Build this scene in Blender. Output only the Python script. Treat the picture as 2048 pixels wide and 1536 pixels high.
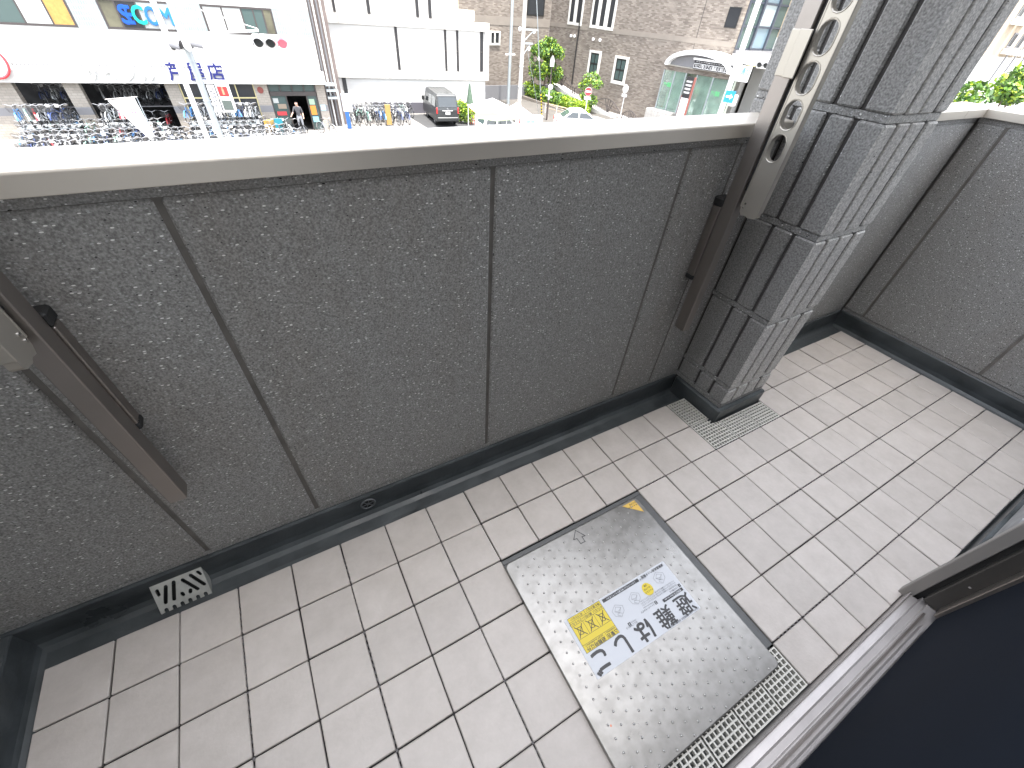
import bpy, bmesh, math, random
from mathutils import Vector, Matrix
random.seed(7)
R = math.radians
# ------------------------------------------------------------------ scene, camera, sky, sun, exposure
for o in list(bpy.data.objects): bpy.data.objects.remove(o, do_unlink=True)
scn = bpy.context.scene
COL = scn.collection
CAM = Vector((0.87222, -0.79709, 1.31428))
YAW, PITCH, ROLL = R(32.4882), R(-44.3908), R(4.7002)
FPX, PPX, PPY = 812.485, 1024 - 1.523, 768 + 37.375          # photograph pixels (2048 x 1536)
FW = Vector((math.sin(YAW)*math.cos(PITCH), math.cos(YAW)*math.cos(PITCH), math.sin(PITCH)))
_rt = Vector((math.cos(YAW), -math.sin(YAW), 0)); _up = _rt.cross(FW)
RT = math.cos(ROLL)*_rt + math.sin(ROLL)*_up
UP = -math.sin(ROLL)*_rt + math.cos(ROLL)*_up
cd = bpy.data.cameras.new('camera'); cam = bpy.data.objects.new('camera', cd); COL.objects.link(cam)
cam.matrix_world = Matrix(((RT.x, UP.x, -FW.x, CAM.x), (RT.y, UP.y, -FW.y, CAM.y), (RT.z, UP.z, -FW.z, CAM.z), (0, 0, 0, 1)))
cd.sensor_fit = 'HORIZONTAL'; cd.sensor_width = 36; cd.lens = 36*FPX/2048
cd.shift_x = (1024-PPX)/2048; cd.shift_y = (PPY-768)/2048
cd.clip_start = 0.02; cd.clip_end = 3000
scn.camera = cam
SUN = Vector((-0.02, -0.20, 0.975)).normalized()               # direction towards the sun
w = bpy.data.worlds.new('World'); scn.world = w; w.use_nodes = True
nt = w.node_tree; nt.nodes.clear()
sky = nt.nodes.new('ShaderNodeTexSky'); sky.sky_type = 'NISHITA'; sky.sun_disc = False
sky.sun_elevation = math.asin(SUN.z); sky.sun_rotation = math.atan2(SUN.x, SUN.y)
sky.air_density = 1.0; sky.dust_density = 2.5; sky.ozone_density = 1.0
bg = nt.nodes.new('ShaderNodeBackground'); bg.inputs[1].default_value = 0.15
wo = nt.nodes.new('ShaderNodeOutputWorld')
hs_ = nt.nodes.new('ShaderNodeHueSaturation'); hs_.inputs['Saturation'].default_value = 0.35        # thin bright summer haze: a whitish sky
nt.links.new(sky.outputs[0], hs_.inputs['Color']); nt.links.new(hs_.outputs[0], bg.inputs[0]); nt.links.new(bg.outputs[0], wo.inputs[0])
sl = bpy.data.lights.new('sun', 'SUN'); sl.energy = 2.0; sl.angle = R(0.53); sl.color = (1, 0.965, 0.91)
so = bpy.data.objects.new('sun', sl); COL.objects.link(so)
so.rotation_euler = (-SUN).to_track_quat('-Z', 'Y').to_euler(); so.location = (0, -5, 30)
scn.view_settings.view_transform = 'Standard'; scn.view_settings.look = 'None'
scn.view_settings.exposure = 2.75; scn.view_settings.gamma = 1.0
scn.render.resolution_x = 1024; scn.render.resolution_y = 768

# ------------------------------------------------------------------ pixels to points
def ray(u, v): return FW + RT*((u-PPX)/FPX) - UP*((v-PPY)/FPX)
def on(u, v, ax, val):
    d = ray(u, v); t = (val-CAM[ax])/d[ax]; return CAM + d*t
class Plane:                                                  # a vertical plane: local x along it, local y away from us
    def __init__(s, x, y, ang): s.p = Vector((x, y, 0)); s.a = R(ang); s.d = Vector((math.cos(s.a), math.sin(s.a), 0)); s.n = Vector((-math.sin(s.a), math.cos(s.a), 0))
    def sz(s, u, v):
        d = ray(u, v); t = (s.p-CAM).dot(s.n)/d.dot(s.n); X = CAM + d*t
        return (X-s.p).dot(s.d), X.z
    def S(s, u, v): return s.sz(u, v)[0]
    def Z(s, u, v): return s.sz(u, v)[1]
    def W(s, l, n=0, z=0): q = s.p + s.d*l + s.n*n; return Vector((q.x, q.y, z))
    def off(s, n): q = s.p + s.n*n; return Plane(q.x, q.y, math.degrees(s.a))
ZG = -5.6                                                     # street level; the balcony floor is z = 0

# ------------------------------------------------------------------ materials
MATS = {}
def mat(name, col, rough=0.6, metal=0.0, var=0.0, vscale=6.0, bump=0.0, bscale=60.0, spec=0.5, rvar=0.0, emit=0.0, alpha=1.0, trans=0.0, objvar=0.0, coat=0.0, coord='Object'):
    if name in MATS: return MATS[name]
    m = bpy.data.materials.new(name); m.use_nodes = True; MATS[name] = m
    n = m.node_tree.nodes; l = m.node_tree.links; b = n['Principled BSDF']
    b.inputs['Base Color'].default_value = (*col, 1); b.inputs['Roughness'].default_value = rough; b.inputs['Metallic'].default_value = metal
    b.inputs['Specular IOR Level'].default_value = spec; b.inputs['Coat Weight'].default_value = coat
    if trans: b.inputs['Transmission Weight'].default_value = trans
    if emit: b.inputs['Emission Color'].default_value = (*col, 1); b.inputs['Emission Strength'].default_value = emit
    tc = n.new('ShaderNodeTexCoord'); src = None
    if var or rvar:
        t = n.new('ShaderNodeTexNoise'); t.inputs['Scale'].default_value = vscale; t.inputs['Detail'].default_value = 6
        l.new(tc.outputs[coord], t.inputs['Vector'])
        if var:
            mp = n.new('ShaderNodeMapRange'); mp.inputs['From Min'].default_value = 0.3; mp.inputs['From Max'].default_value = 0.7
            mp.inputs['To Min'].default_value = 1-var; mp.inputs['To Max'].default_value = 1+var
            l.new(t.outputs[0], mp.inputs['Value']); src = mp.outputs[0]
        if rvar:
            mr = n.new('ShaderNodeMapRange'); mr.inputs['From Min'].default_value = 0.3; mr.inputs['From Max'].default_value = 0.7
            mr.inputs['To Min'].default_value = rough-rvar; mr.inputs['To Max'].default_value = rough+rvar
            l.new(t.outputs[0], mr.inputs['Value']); l.new(mr.outputs[0], b.inputs['Roughness'])
    if objvar:
        oi = n.new('ShaderNodeObjectInfo'); mo = n.new('ShaderNodeMapRange'); mo.inputs['To Min'].default_value = 1-objvar; mo.inputs['To Max'].default_value = 1+objvar
        l.new(oi.outputs['Random'], mo.inputs['Value'])
        if src:
            mm = n.new('ShaderNodeMath'); mm.operation = 'MULTIPLY'; l.new(src, mm.inputs[0]); l.new(mo.outputs[0], mm.inputs[1]); src = mm.outputs[0]
        else: src = mo.outputs[0]
    if src:
        mx = n.new('ShaderNodeVectorMath'); mx.operation = 'SCALE'; mx.inputs[0].default_value = col
        l.new(src, mx.inputs['Scale']); l.new(mx.outputs[0], b.inputs['Base Color'])
    if bump:
        t2 = n.new('ShaderNodeTexNoise'); t2.inputs['Scale'].default_value = bscale; t2.inputs['Detail'].default_value = 4
        l.new(tc.outputs[coord], t2.inputs['Vector'])
        bp = n.new('ShaderNodeBump'); bp.inputs['Strength'].default_value = bump; bp.inputs['Distance'].default_value = 0.3/bscale
        l.new(t2.outputs[0], bp.inputs['Height']); l.new(bp.outputs[0], b.inputs['Normal'])
    return m
def nodes_of(m): return m.node_tree.nodes, m.node_tree.links, m.node_tree.nodes['Principled BSDF']

def speckle(name, base, white, fl=0.5, stain=0.25, bump=0.6, sc=1.0):
    """sprayed stone finish: fine grain, white and black chips, brown stains"""
    m = mat(name, base, 0.85, spec=0.3); n, l, b = nodes_of(m)
    geo = n.new('ShaderNodeNewGeometry')
    nz = n.new('ShaderNodeTexNoise'); nz.inputs['Scale'].default_value = 190*sc; nz.inputs['Detail'].default_value = 3; l.new(geo.outputs['Position'], nz.inputs['Vector'])
    cr = n.new('ShaderNodeValToRGB'); e = cr.color_ramp
    e.elements[0].position = 0.32; e.elements[0].color = (*[c*0.62 for c in base], 1)
    e.elements[1].position = 0.70; e.elements[1].color = (*[c*1.35 for c in base], 1)
    l.new(nz.outputs[0], cr.inputs[0])
    last = cr.outputs[0]
    def flecks(scale, thr, radius, colr, last, seed):
        mp = n.new('ShaderNodeMapping'); mp.inputs['Location'].default_value = (seed, seed*1.7, seed*.3); mp.inputs['Scale'].default_value = (.62, .8, 1.5)
        l.new(geo.outputs['Position'], mp.inputs['Vector'])
        v = n.new('ShaderNodeTexVoronoi'); v.inputs['Scale'].default_value = scale; l.new(mp.outputs[0], v.inputs['Vector'])
        sp = n.new('ShaderNodeSeparateColor'); l.new(v.outputs['Color'], sp.inputs[0])
        a = n.new('ShaderNodeMath'); a.operation = 'GREATER_THAN'; a.inputs[1].default_value = thr; l.new(sp.outputs[0], a.inputs[0])
        mr = n.new('ShaderNodeMapRange'); mr.inputs['From Min'].default_value = 0; mr.inputs['From Max'].default_value = 1; mr.inputs['To Min'].default_value = radius*.35; mr.inputs['To Max'].default_value = radius
        l.new(sp.outputs[1], mr.inputs['Value'])
        d = n.new('ShaderNodeMath'); d.operation = 'LESS_THAN'; l.new(v.outputs['Distance'], d.inputs[0]); l.new(mr.outputs[0], d.inputs[1])
        mu = n.new('ShaderNodeMath'); mu.operation = 'MULTIPLY'; l.new(a.outputs[0], mu.inputs[0]); l.new(d.outputs[0], mu.inputs[1])
        mx = n.new('ShaderNodeMix'); mx.data_type = 'RGBA'; l.new(mu.outputs[0], mx.inputs['Factor']); l.new(last, mx.inputs[6]); mx.inputs[7].default_value = (*colr, 1)
        return mx.outputs[2]
    last = flecks(170*sc, 1-fl*.32, .40, tuple(white*.55 for _ in range(3)), last, 0.0)
    last = flecks(122*sc, 1-fl*.115, .36, (white, white, white*.97), last, 3.1)
    last = flecks(115*sc, 1-fl*.11, .33, (.012, .012, .013), last, 7.7)
    st = n.new('ShaderNodeTexNoise'); st.inputs['Scale'].default_value = 2.6; st.inputs['Detail'].default_value = 7; st.inputs['Roughness'].default_value = .65
    mp = n.new('ShaderNodeMapping'); mp.inputs['Scale'].default_value = (1.6, 1.6, .5); l.new(geo.outputs['Position'], mp.inputs['Vector']); l.new(mp.outputs[0], st.inputs['Vector'])
    r2 = n.new('ShaderNodeMapRange'); r2.inputs['From Min'].default_value = .48; r2.inputs['From Max'].default_value = .75; r2.inputs['To Max'].default_value = stain; l.new(st.outputs[0], r2.inputs['Value'])
    mx = n.new('ShaderNodeMix'); mx.data_type = 'RGBA'; mx.blend_type = 'MULTIPLY'; l.new(r2.outputs[0], mx.inputs['Factor']); l.new(last, mx.inputs[6]); mx.inputs[7].default_value = (.62, .5, .4, 1)
    l.new(mx.outputs[2], b.inputs['Base Color'])
    bp = n.new('ShaderNodeBump'); bp.inputs['Strength'].default_value = bump; bp.inputs['Distance'].default_value = .0022; l.new(nz.outputs[0], bp.inputs['Height'])
    l.new(bp.outputs[0], b.inputs['Normal'])
    return m
M_WALL = speckle('sprayed_stone_wall', (.29, .286, .274), .85, .8, stain=.3, sc=1.4)
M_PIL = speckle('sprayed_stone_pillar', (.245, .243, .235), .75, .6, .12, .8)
M_PIL_LIT = speckle('smooth_lit_stone_pillar', (.52, .51, .485), .75, .2, .10, .3)  # smoother finish, its tone raised to paint in light on the door-facing side
M_GROOVE = mat('groove_sealant', (.145, .135, .122), .8, var=.2, vscale=20)

def tile_mat():
    m = mat('porcelain_tile', (.43, .405, .375), .5); n, l, b = nodes_of(m)
    geo = n.new('ShaderNodeNewGeometry'); oi = n.new('ShaderNodeObjectInfo')
    ad = n.new('ShaderNodeVectorMath'); ad.operation = 'MULTIPLY_ADD'; l.new(oi.outputs['Random'], ad.inputs[0]); ad.inputs[1].default_value = (9, 9, 9); l.new(geo.outputs['Position'], ad.inputs[2])
    a = n.new('ShaderNodeTexNoise'); a.inputs['Scale'].default_value = 13; a.inputs['Detail'].default_value = 8; a.inputs['Roughness'].default_value = .7; a.inputs['Distortion'].default_value = .15; l.new(ad.outputs[0], a.inputs['Vector'])
    cr = n.new('ShaderNodeValToRGB'); e = cr.color_ramp; e.elements[0].position = .34; e.elements[0].color = (.405, .37, .337, 1); e.elements[1].position = .66; e.elements[1].color = (.475, .44, .405, 1)
    l.new(a.outputs[0], cr.inputs[0])
    mo = n.new('ShaderNodeMapRange'); mo.inputs['To Min'].default_value = .95; mo.inputs['To Max'].default_value = 1.05; l.new(oi.outputs['Random'], mo.inputs['Value'])
    sc = n.new('ShaderNodeVectorMath'); sc.operation = 'SCALE'; l.new(cr.outputs[0], sc.inputs[0]); l.new(mo.outputs[0], sc.inputs['Scale'])
    # dust and foot marks across the whole floor
    d = n.new('ShaderNodeTexNoise'); d.inputs['Scale'].default_value = 3.1; d.inputs['Detail'].default_value = 5; l.new(geo.outputs['Position'], d.inputs['Vector'])
    dr = n.new('ShaderNodeMapRange'); dr.inputs['From Min'].default_value = .55; dr.inputs['From Max'].default_value = .75; dr.inputs['To Max'].default_value = .22; l.new(d.outputs[0], dr.inputs['Value'])
    mx = n.new('ShaderNodeMix'); mx.data_type = 'RGBA'; l.new(dr.outputs[0], mx.inputs['Factor']); l.new(sc.outputs[0], mx.inputs[6]); mx.inputs[7].default_value = (.37, .33, .285, 1)
    l.new(mx.outputs[2], b.inputs['Base Color'])
    f = n.new('ShaderNodeTexNoise'); f.inputs['Scale'].default_value = 95; f.inputs['Detail'].default_value = 4; l.new(geo.outputs['Position'], f.inputs['Vector'])
    bp = n.new('ShaderNodeBump'); bp.inputs['Strength'].default_value = .25; bp.inputs['Distance'].default_value = .002
    ma = n.new('ShaderNodeMath'); l.new(f.outputs[0], ma.inputs[0]); l.new(a.outputs[0], ma.inputs[1]); l.new(ma.outputs[0], bp.inputs['Height']); l.new(bp.outputs[0], b.inputs['Normal'])
    rr = n.new('ShaderNodeMapRange'); rr.inputs['To Min'].default_value = .35; rr.inputs['To Max'].default_value = .6; l.new(a.outputs[0], rr.inputs['Value']); l.new(rr.outputs[0], b.inputs['Roughness'])
    return m
M_TILE = tile_mat()
M_BASE = mat('black_plastic_base', (.005, .004, .005), .6)
M_TAB = mat('grey_plastic_tab', (.10, .095, .095), .6)
M_MEM = mat('waterproof_membrane', (.060, .068, .071), .42, var=.35, vscale=9, bump=.25, bscale=50, rvar=.15)
M_STRAIN = mat('strainer_grey', (.50, .50, .46), .45, .3, var=.15, vscale=30)
M_ALU = mat('champagne_aluminium', (.43, .40, .35), .38, .75, var=.04, vscale=12, rvar=.05)
M_ALUCAP = mat('coping_aluminium', (.655, .605, .53), .36, .5, var=.025, vscale=5)
M_BRONZE = mat('bronze_aluminium', (.30, .272, .25), .38, .9, var=.05, vscale=9)
M_DARKBR = mat('dark_bronze_frame', (.07, .066, .06), .4, .4, var=.06)
M_SILL = mat('sill_aluminium', (.43, .405, .39), .4, .5, var=.07, vscale=15)
M_BLACK = mat('black_rubber', (.012, .012, .012), .6)
M_GRILLE = mat('ivory_plastic_grille', (.52, .51, .46), .5, var=.08, vscale=40)
M_NET = mat('navy_insect_screen', (.006, .0098, .017), .8, spec=.12, var=.12, vscale=3, bump=.3, bscale=900)
M_CEIL = mat('white_soffit', (.66, .65, .63), .8, var=.03)
M_PALE = mat('pale_house_wall', (.62, .60, .57), .8, var=.05, vscale=2)
M_CONC = mat('plain_concrete', (.3, .29, .28), .85, var=.1, vscale=2)

def lid_mat():
    m = mat('stainless_lid', (.3, .3, .29), .4, .8); n, l, b = nodes_of(m)
    geo = n.new('ShaderNodeNewGeometry')
    a = n.new('ShaderNodeTexNoise'); a.inputs['Scale'].default_value = 11; a.inputs['Detail'].default_value = 9; a.inputs['Roughness'].default_value = .68; a.inputs['Distortion'].default_value = 1.2; l.new(geo.outputs['Position'], a.inputs['Vector'])
    rr = n.new('ShaderNodeMapRange'); rr.inputs['From Min'].default_value = .3; rr.inputs['From Max'].default_value = .7; rr.inputs['To Min'].default_value = .27; rr.inputs['To Max'].default_value = .38; l.new(a.outputs[0], rr.inputs['Value']); l.new(rr.outputs[0], b.inputs['Roughness'])
    c = n.new('ShaderNodeTexNoise'); c.inputs['Scale'].default_value = 38; c.inputs['Detail'].default_value = 6; l.new(geo.outputs['Position'], c.inputs['Vector'])
    cr = n.new('ShaderNodeValToRGB'); e = cr.color_ramp; e.elements[0].position = .36; e.elements[0].color = (.215, .209, .196, 1); e.elements[1].position = .62; e.elements[1].color = (.262, .256, .242, 1); l.new(c.outputs[0], cr.inputs[0])
    # a few rust-red specks
    v = n.new('ShaderNodeTexVoronoi'); v.inputs['Scale'].default_value = 9; l.new(geo.outputs['Position'], v.inputs['Vector'])
    lt = n.new('ShaderNodeMath'); lt.operation = 'LESS_THAN'; lt.inputs[1].default_value = .035; l.new(v.outputs['Distance'], lt.inputs[0])
    mx = n.new('ShaderNodeMix'); mx.data_type = 'RGBA'; l.new(lt.outputs[0], mx.inputs['Factor']); l.new(cr.outputs[0], mx.inputs[6]); mx.inputs[7].default_value = (.30, .12, .08, 1)
    l.new(mx.outputs[2], b.inputs['Base Color'])
    return m
M_LID = lid_mat()
M_FRAME = mat('grey_hatch_frame', (.09, .093, .093), .5, .3, var=.15, vscale=20)

# ------------------------------------------------------------------ mesh helpers
class MB:
    def __init__(s): s.v = []; s.f = []; s.m = []
    def _add(s, vs, fs, mi=0):
        b = len(s.v); s.v += [tuple(x) for x in vs]; s.f += [tuple(i+b for i in f) for f in fs]; s.m += [mi]*len(fs); return s
    def bx(s, x0, x1, y0, y1, z0, z1, mi=0):
        return s._add([(x, y, z) for z in (z0, z1) for y in (y0, y1) for x in (x0, x1)],
                      [(0, 2, 3, 1), (4, 5, 7, 6), (0, 1, 5, 4), (2, 6, 7, 3), (0, 4, 6, 2), (1, 3, 7, 5)], mi)
    def cbx(s, x0, x1, y0, y1, z0, z1, c=.003, mi=0):
        """box with chamfered edges"""
        c = min(c, (x1-x0)*.45, (y1-y0)*.45, (z1-z0)*.45)
        lo, hi = (x0, y0, z0), (x1, y1, z1); vs = []; idx = {}
        for k in range(8):
            g = [(k >> a) & 1 for a in range(3)]
            for a in range(3):
                p = [(hi if g[b] else lo)[b] + (0 if b == a else (-c if g[b] else c)) for b in range(3)]
                idx[(k, a)] = len(vs); vs.append(p)
        fs = []
        for a in range(3):
            b, d = (a+1) % 3, (a+2) % 3
            for side in (0, 1):
                q = [side << a | i << b | j << d for i, j in ((0, 0), (1, 0), (1, 1), (0, 1))]
                fs.append([idx[(k, a)] for k in (q if side else q[::-1])])
            for i, j in ((0, 0), (1, 0), (1, 1), (0, 1)):          # edges along axis a
                k0 = i << b | j << d; k1 = k0 | 1 << a
                f = [idx[(k0, b)], idx[(k1, b)], idx[(k1, d)], idx[(k0, d)]]
                fs.append(f if (i ^ j) else f[::-1])
        for k in range(8):
            f = [idx[(k, 0)], idx[(k, 1)], idx[(k, 2)]]
            fs.append(f if bin(k).count('1') % 2 else f[::-1])
        return s._add(vs, fs, mi)
    def obox(s, c, size, rz=0, rx=0, mi=0, ry=0):
        Mx = Matrix.Rotation(rz, 3, 'Z') @ Matrix.Rotation(ry, 3, 'Y') @ Matrix.Rotation(rx, 3, 'X'); c = Vector(c)
        hx, hy, hz = [q/2 for q in size]
        vs = [c + Mx @ Vector((x, y, z)) for z in (-hz, hz) for y in (-hy, hy) for x in (-hx, hx)]
        return s._add(vs, [(0, 2, 3, 1), (4, 5, 7, 6), (0, 1, 5, 4), (2, 6, 7, 3), (0, 4, 6, 2), (1, 3, 7, 5)], mi)
    def prism(s, poly, ax, a0, a1, mi=0):
        n = len(poly)
        mk = {'x': lambda p, a: (a, p[0], p[1]), 'y': lambda p, a: (p[0], a, p[1]), 'z': lambda p, a: (p[0], p[1], a)}[ax]
        vs = [mk(p, a0) for p in poly] + [mk(p, a1) for p in poly]
        return s._add(vs, [tuple(range(n))[::-1], tuple(range(n, 2*n))] + [(i, (i+1) % n, n+(i+1) % n, n+i) for i in range(n)], mi)
    def tube(s, p0, p1, r, n=8, r1=None, mi=0, cap=True):
        p0, p1 = Vector(p0), Vector(p1); r1 = r if r1 is None else r1
        d = (p1-p0).normalized(); a = d.orthogonal().normalized(); b = d.cross(a)
        vs = []
        for p, q in ((p0, r), (p1, r1)):
            vs += [p + (a*math.cos(2*math.pi*i/n) + b*math.sin(2*math.pi*i/n))*q for i in range(n)]
        fs = [(i, (i+1) % n, n+(i+1) % n, n+i) for i in range(n)]
        if cap: fs += [tuple(range(n))[::-1], tuple(range(n, 2*n))]
        return s._add(vs, fs, mi)
    def path(s, pts, r, n=6, mi=0):
        for a, b in zip(pts, pts[1:]): s.tube(a, b, r, n, mi=mi)
        return s
    def torus(s, c, ax, Rr, r, nR=20, nr=6, mi=0, a0=0, a1=2*math.pi):
        c = Vector(c); ax = Vector(ax).normalized(); u = ax.orthogonal().normalized(); w_ = ax.cross(u)
        full = abs(a1-a0) > 6.28; m = nR if full else nR+1; vs = []
        for i in range(m):
            t = a0 + (a1-a0)*i/nR; e = u*math.cos(t) + w_*math.sin(t)
            for j in range(nr):
                q = 2*math.pi*j/nr; vs.append(c + e*(Rr+r*math.cos(q)) + ax*(r*math.sin(q)))
        fs = []
        for i in range(nR):
            i2 = (i+1) % m
            for j in range(nr):
                j2 = (j+1) % nr; fs.append((i*nr+j, i2*nr+j, i2*nr+j2, i*nr+j2))
        return s._add(vs, fs, mi)
    def ball(s, c, r, n=8, sc=(1, 1, 1), mi=0, half=False):
        vs = []; m = n//2; fs = []
        for i in range(m+1):
            t = (math.pi/2 if half else math.pi)*i/m
            for j in range(n):
                q = 2*math.pi*j/n; vs.append((c[0]+r*sc[0]*math.sin(t)*math.cos(q), c[1]+r*sc[1]*math.sin(t)*math.sin(q), c[2]+r*sc[2]*math.cos(t)))
        for i in range(m):
            for j in range(n): fs.append((i*n+j, (i+1)*n+j, (i+1)*n+(j+1) % n, i*n+(j+1) % n))
        return s._add(vs, fs, mi)
    def loft(s, rings, mi=0, close=True):
        n = len(rings[0]); vs = [p for r_ in rings for p in r_]; fs = []
        for i in range(len(rings)-1):
            for j in range(n): fs.append((i*n+j, i*n+(j+1) % n, (i+1)*n+(j+1) % n, (i+1)*n+j))
        if close: fs += [tuple(range(n))[::-1], tuple(range((len(rings)-1)*n, len(rings)*n))]
        return s._add(vs, fs, mi)
    def mesh(s, name, mats):
        me = bpy.data.meshes.new(name); me.from_pydata(s.v, [], s.f)
        for m in (mats if isinstance(mats, (list, tuple)) else [mats]): me.materials.append(m)
        if any(s.m): me.polygons.foreach_set('material_index', s.m)
        bm = bmesh.new(); bm.from_mesh(me); bmesh.ops.recalc_face_normals(bm, faces=bm.faces); bm.to_mesh(me); bm.free()
        me.update(); return me
    def build(s, name, mats, parent=None, smooth=False, bevel=0, seg=2):
        return mkobj(name, s.mesh(name, mats), parent, smooth, bevel, seg)
def mkobj(name, me, parent=None, smooth=False, bevel=0, seg=2):
    o = bpy.data.objects.new(name, me); COL.objects.link(o)
    if parent: o.parent = parent
    if smooth:
        for p in me.polygons: p.use_smooth = True
    if bevel:
        b = o.modifiers.new('bevel', 'BEVEL'); b.width = bevel; b.segments = seg; b.limit_method = 'ANGLE'; b.angle_limit = R(35)
    return o
def tag(o, label, cat, group=None):
    o['label'] = label; o['category'] = cat
    if group: o['group'] = group
    return o
def structure(o): o['kind'] = 'structure'; return o
def stuff(o): o['kind'] = 'stuff'; return o
def thing(name, label, cat, loc=(0, 0, 0), rz=0, group=None):
    o = bpy.data.objects.new(name, None); COL.objects.link(o); o.empty_display_size = .1
    o.location = loc; o.rotation_euler = (0, 0, rz); return tag(o, label, cat, group)
def dup(root, loc, rz, label=None, group=None):
    r = root.copy(); COL.objects.link(r); r.location = loc; r.rotation_euler = (0, 0, rz)
    if label: r['label'] = label
    if group: r['group'] = group
    for ch in root.children:
        c = ch.copy(); COL.objects.link(c); c.parent = r
        for g in ch.children: q = g.copy(); COL.objects.link(q); q.parent = c
    return r
def curve_mesh(cu, m):
    ob = bpy.data.objects.new('tmp', cu); COL.objects.link(ob)
    dg = bpy.context.evaluated_depsgraph_get(); me = bpy.data.meshes.new_from_object(ob.evaluated_get(dg))
    bpy.data.objects.remove(ob, do_unlink=True); me.materials.clear(); me.materials.append(m); return me
def text_mesh(body, size, m, ext=.0005, bold=0.0, align='CENTER', sx=1.0, spacing=1.0):
    cu = bpy.data.curves.new('text', 'FONT'); cu.body = body; cu.size = size; cu.extrude = ext
    cu.align_x = align; cu.align_y = 'CENTER'; cu.resolution_u = 3; cu.space_character = spacing
    me = curve_mesh(cu, m)
    if bold:                                                # heavier strokes: shifted layers, each a hair lower
        V = [tuple(v.co) for v in me.vertices]; F = [tuple(p.vertices) for p in me.polygons]; vs, fs = [], []
        for k, (dx, dy) in enumerate(((0, 0), (1, 0), (-1, 0), (0, 1), (0, -1), (.7, .7), (-.7, .7), (.7, -.7), (-.7, -.7))):
            b = len(vs); vs += [(x+dx*bold, y+dy*bold, z*(1-.05*k)) for x, y, z in V]; fs += [tuple(i+b for i in f) for f in F]
        me = bpy.data.meshes.new('text'); me.from_pydata(vs, [], fs); me.materials.append(m)
    return me
def shape_mesh(loops, depth, m):
    """flat plate in local xy from closed loops (holes allowed), thickness depth"""
    cu = bpy.data.curves.new('shape', 'CURVE'); cu.dimensions = '2D'; cu.fill_mode = 'BOTH'; cu.extrude = depth/2
    for lp in loops:
        sp = cu.splines.new('POLY'); sp.points.add(len(lp)-1); sp.use_cyclic_u = True
        for p, q in zip(sp.points, lp): p.co = (q[0], q[1], 0, 1)
    return curve_mesh(cu, m)
def oval(cx, cy, hw, hl, n=8):
    r_ = hw; out = []
    for i in range(n+1): t = math.pi*i/n; out.append((cx+r_*math.cos(t), cy+(hl-r_)+r_*math.sin(t)))
    for i in range(n+1): t = math.pi+math.pi*i/n; out.append((cx+r_*math.cos(t), cy-(hl-r_)+r_*math.sin(t)))
    return out
def slot(p, q, r_, n=5):
    p, q = Vector(p), Vector(q); a = math.atan2(q.y-p.y, q.x-p.x); out = []
    for i in range(n+1): t = a-math.pi/2+math.pi*i/n; out.append((q.x+r_*math.cos(t), q.y+r_*math.sin(t)))
    for i in range(n+1): t = a+math.pi/2+math.pi*i/n; out.append((p.x+r_*math.cos(t), p.y+r_*math.sin(t)))
    return out

# ================================================================== THE BALCONY
PITCH_T = .15
# ---- floor: membrane slab with deck tiles on plastic bases
mb = MB(); mb.bx(-.08, 3.86, -1.49, .115, -.20, -.035)
floor = structure(mb.build('balcony_floor', M_MEM))
ZT = 0.0
def tile_mesh(w_, d_): return MB().cbx(0, w_, -d_, 0, -.011, ZT, .0022).mesh('tile', M_TILE)
GAP = .0036
tm = {}
def put_tile(x0, x1, y0, y1):
    g = GAP/2; w_, d_ = round(x1-x0-2*g, 4), round(y1-y0-2*g, 4)
    if (w_, d_) not in tm: tm[(w_, d_)] = tile_mesh(w_, d_)
    o = mkobj('tile', tm[(w_, d_)], floor); o.location = (x0+g+random.uniform(-.0006, .0006), y1-g+random.uniform(-.0006, .0006), random.uniform(-.0012, .0012))
    o.rotation_euler = (random.uniform(-.004, .004), random.uniform(-.004, .004), random.uniform(-.002, .002))
for i in range(0, 25):
    x0 = i*.15; x1 = min(x0+.15, 3.732)
    if x1-x0 < .03: continue
    for j in range(7):
        y1 = -j*.15; y0 = max(y1-.15, -1.02 if x0 < 2.39 else -1.045)
        if y1-y0 < .03: continue
        if 8 <= i < 12 and j >= 2: continue                 # escape hatch
        if 15 <= i < 18 and j < 2: continue                 # pillar and its gratings
        put_tile(x0, x1, y0, y1)
mb = MB()
for x0, x1, y0, y1 in [(0.004, 1.194, -1.016, -.004), (1.194, 1.806, -.296, -.004), (1.806, 2.244, -1.016, -.004), (2.244, 2.706, -1.04, -.304), (2.706, 3.728, -1.04, -.004)]:
    mb.bx(x0, x1, y0, y1, -.034, -.0125)
mb.build('tile_base', M_BASE, floor)
mb = MB()                                                   # little connector tabs seen in the joints between base units
for j in (2, 4, 6):
    for k in range(100):
        x = 1.83+k*.0185
        if x < 3.7: mb.bx(x, x+.007, -j*.15-.0026, -j*.15+.0026, -.0124, -.003)
for i in (3, 5, 7):
    for k in range(52):
        y = -.06-k*.0185
        if y > -1.0: mb.bx(i*.15-.0026, i*.15+.0026, y-.007, y, -.0124, -.003)
stuff(mb.build('joint_tab', M_TAB, floor))

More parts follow.
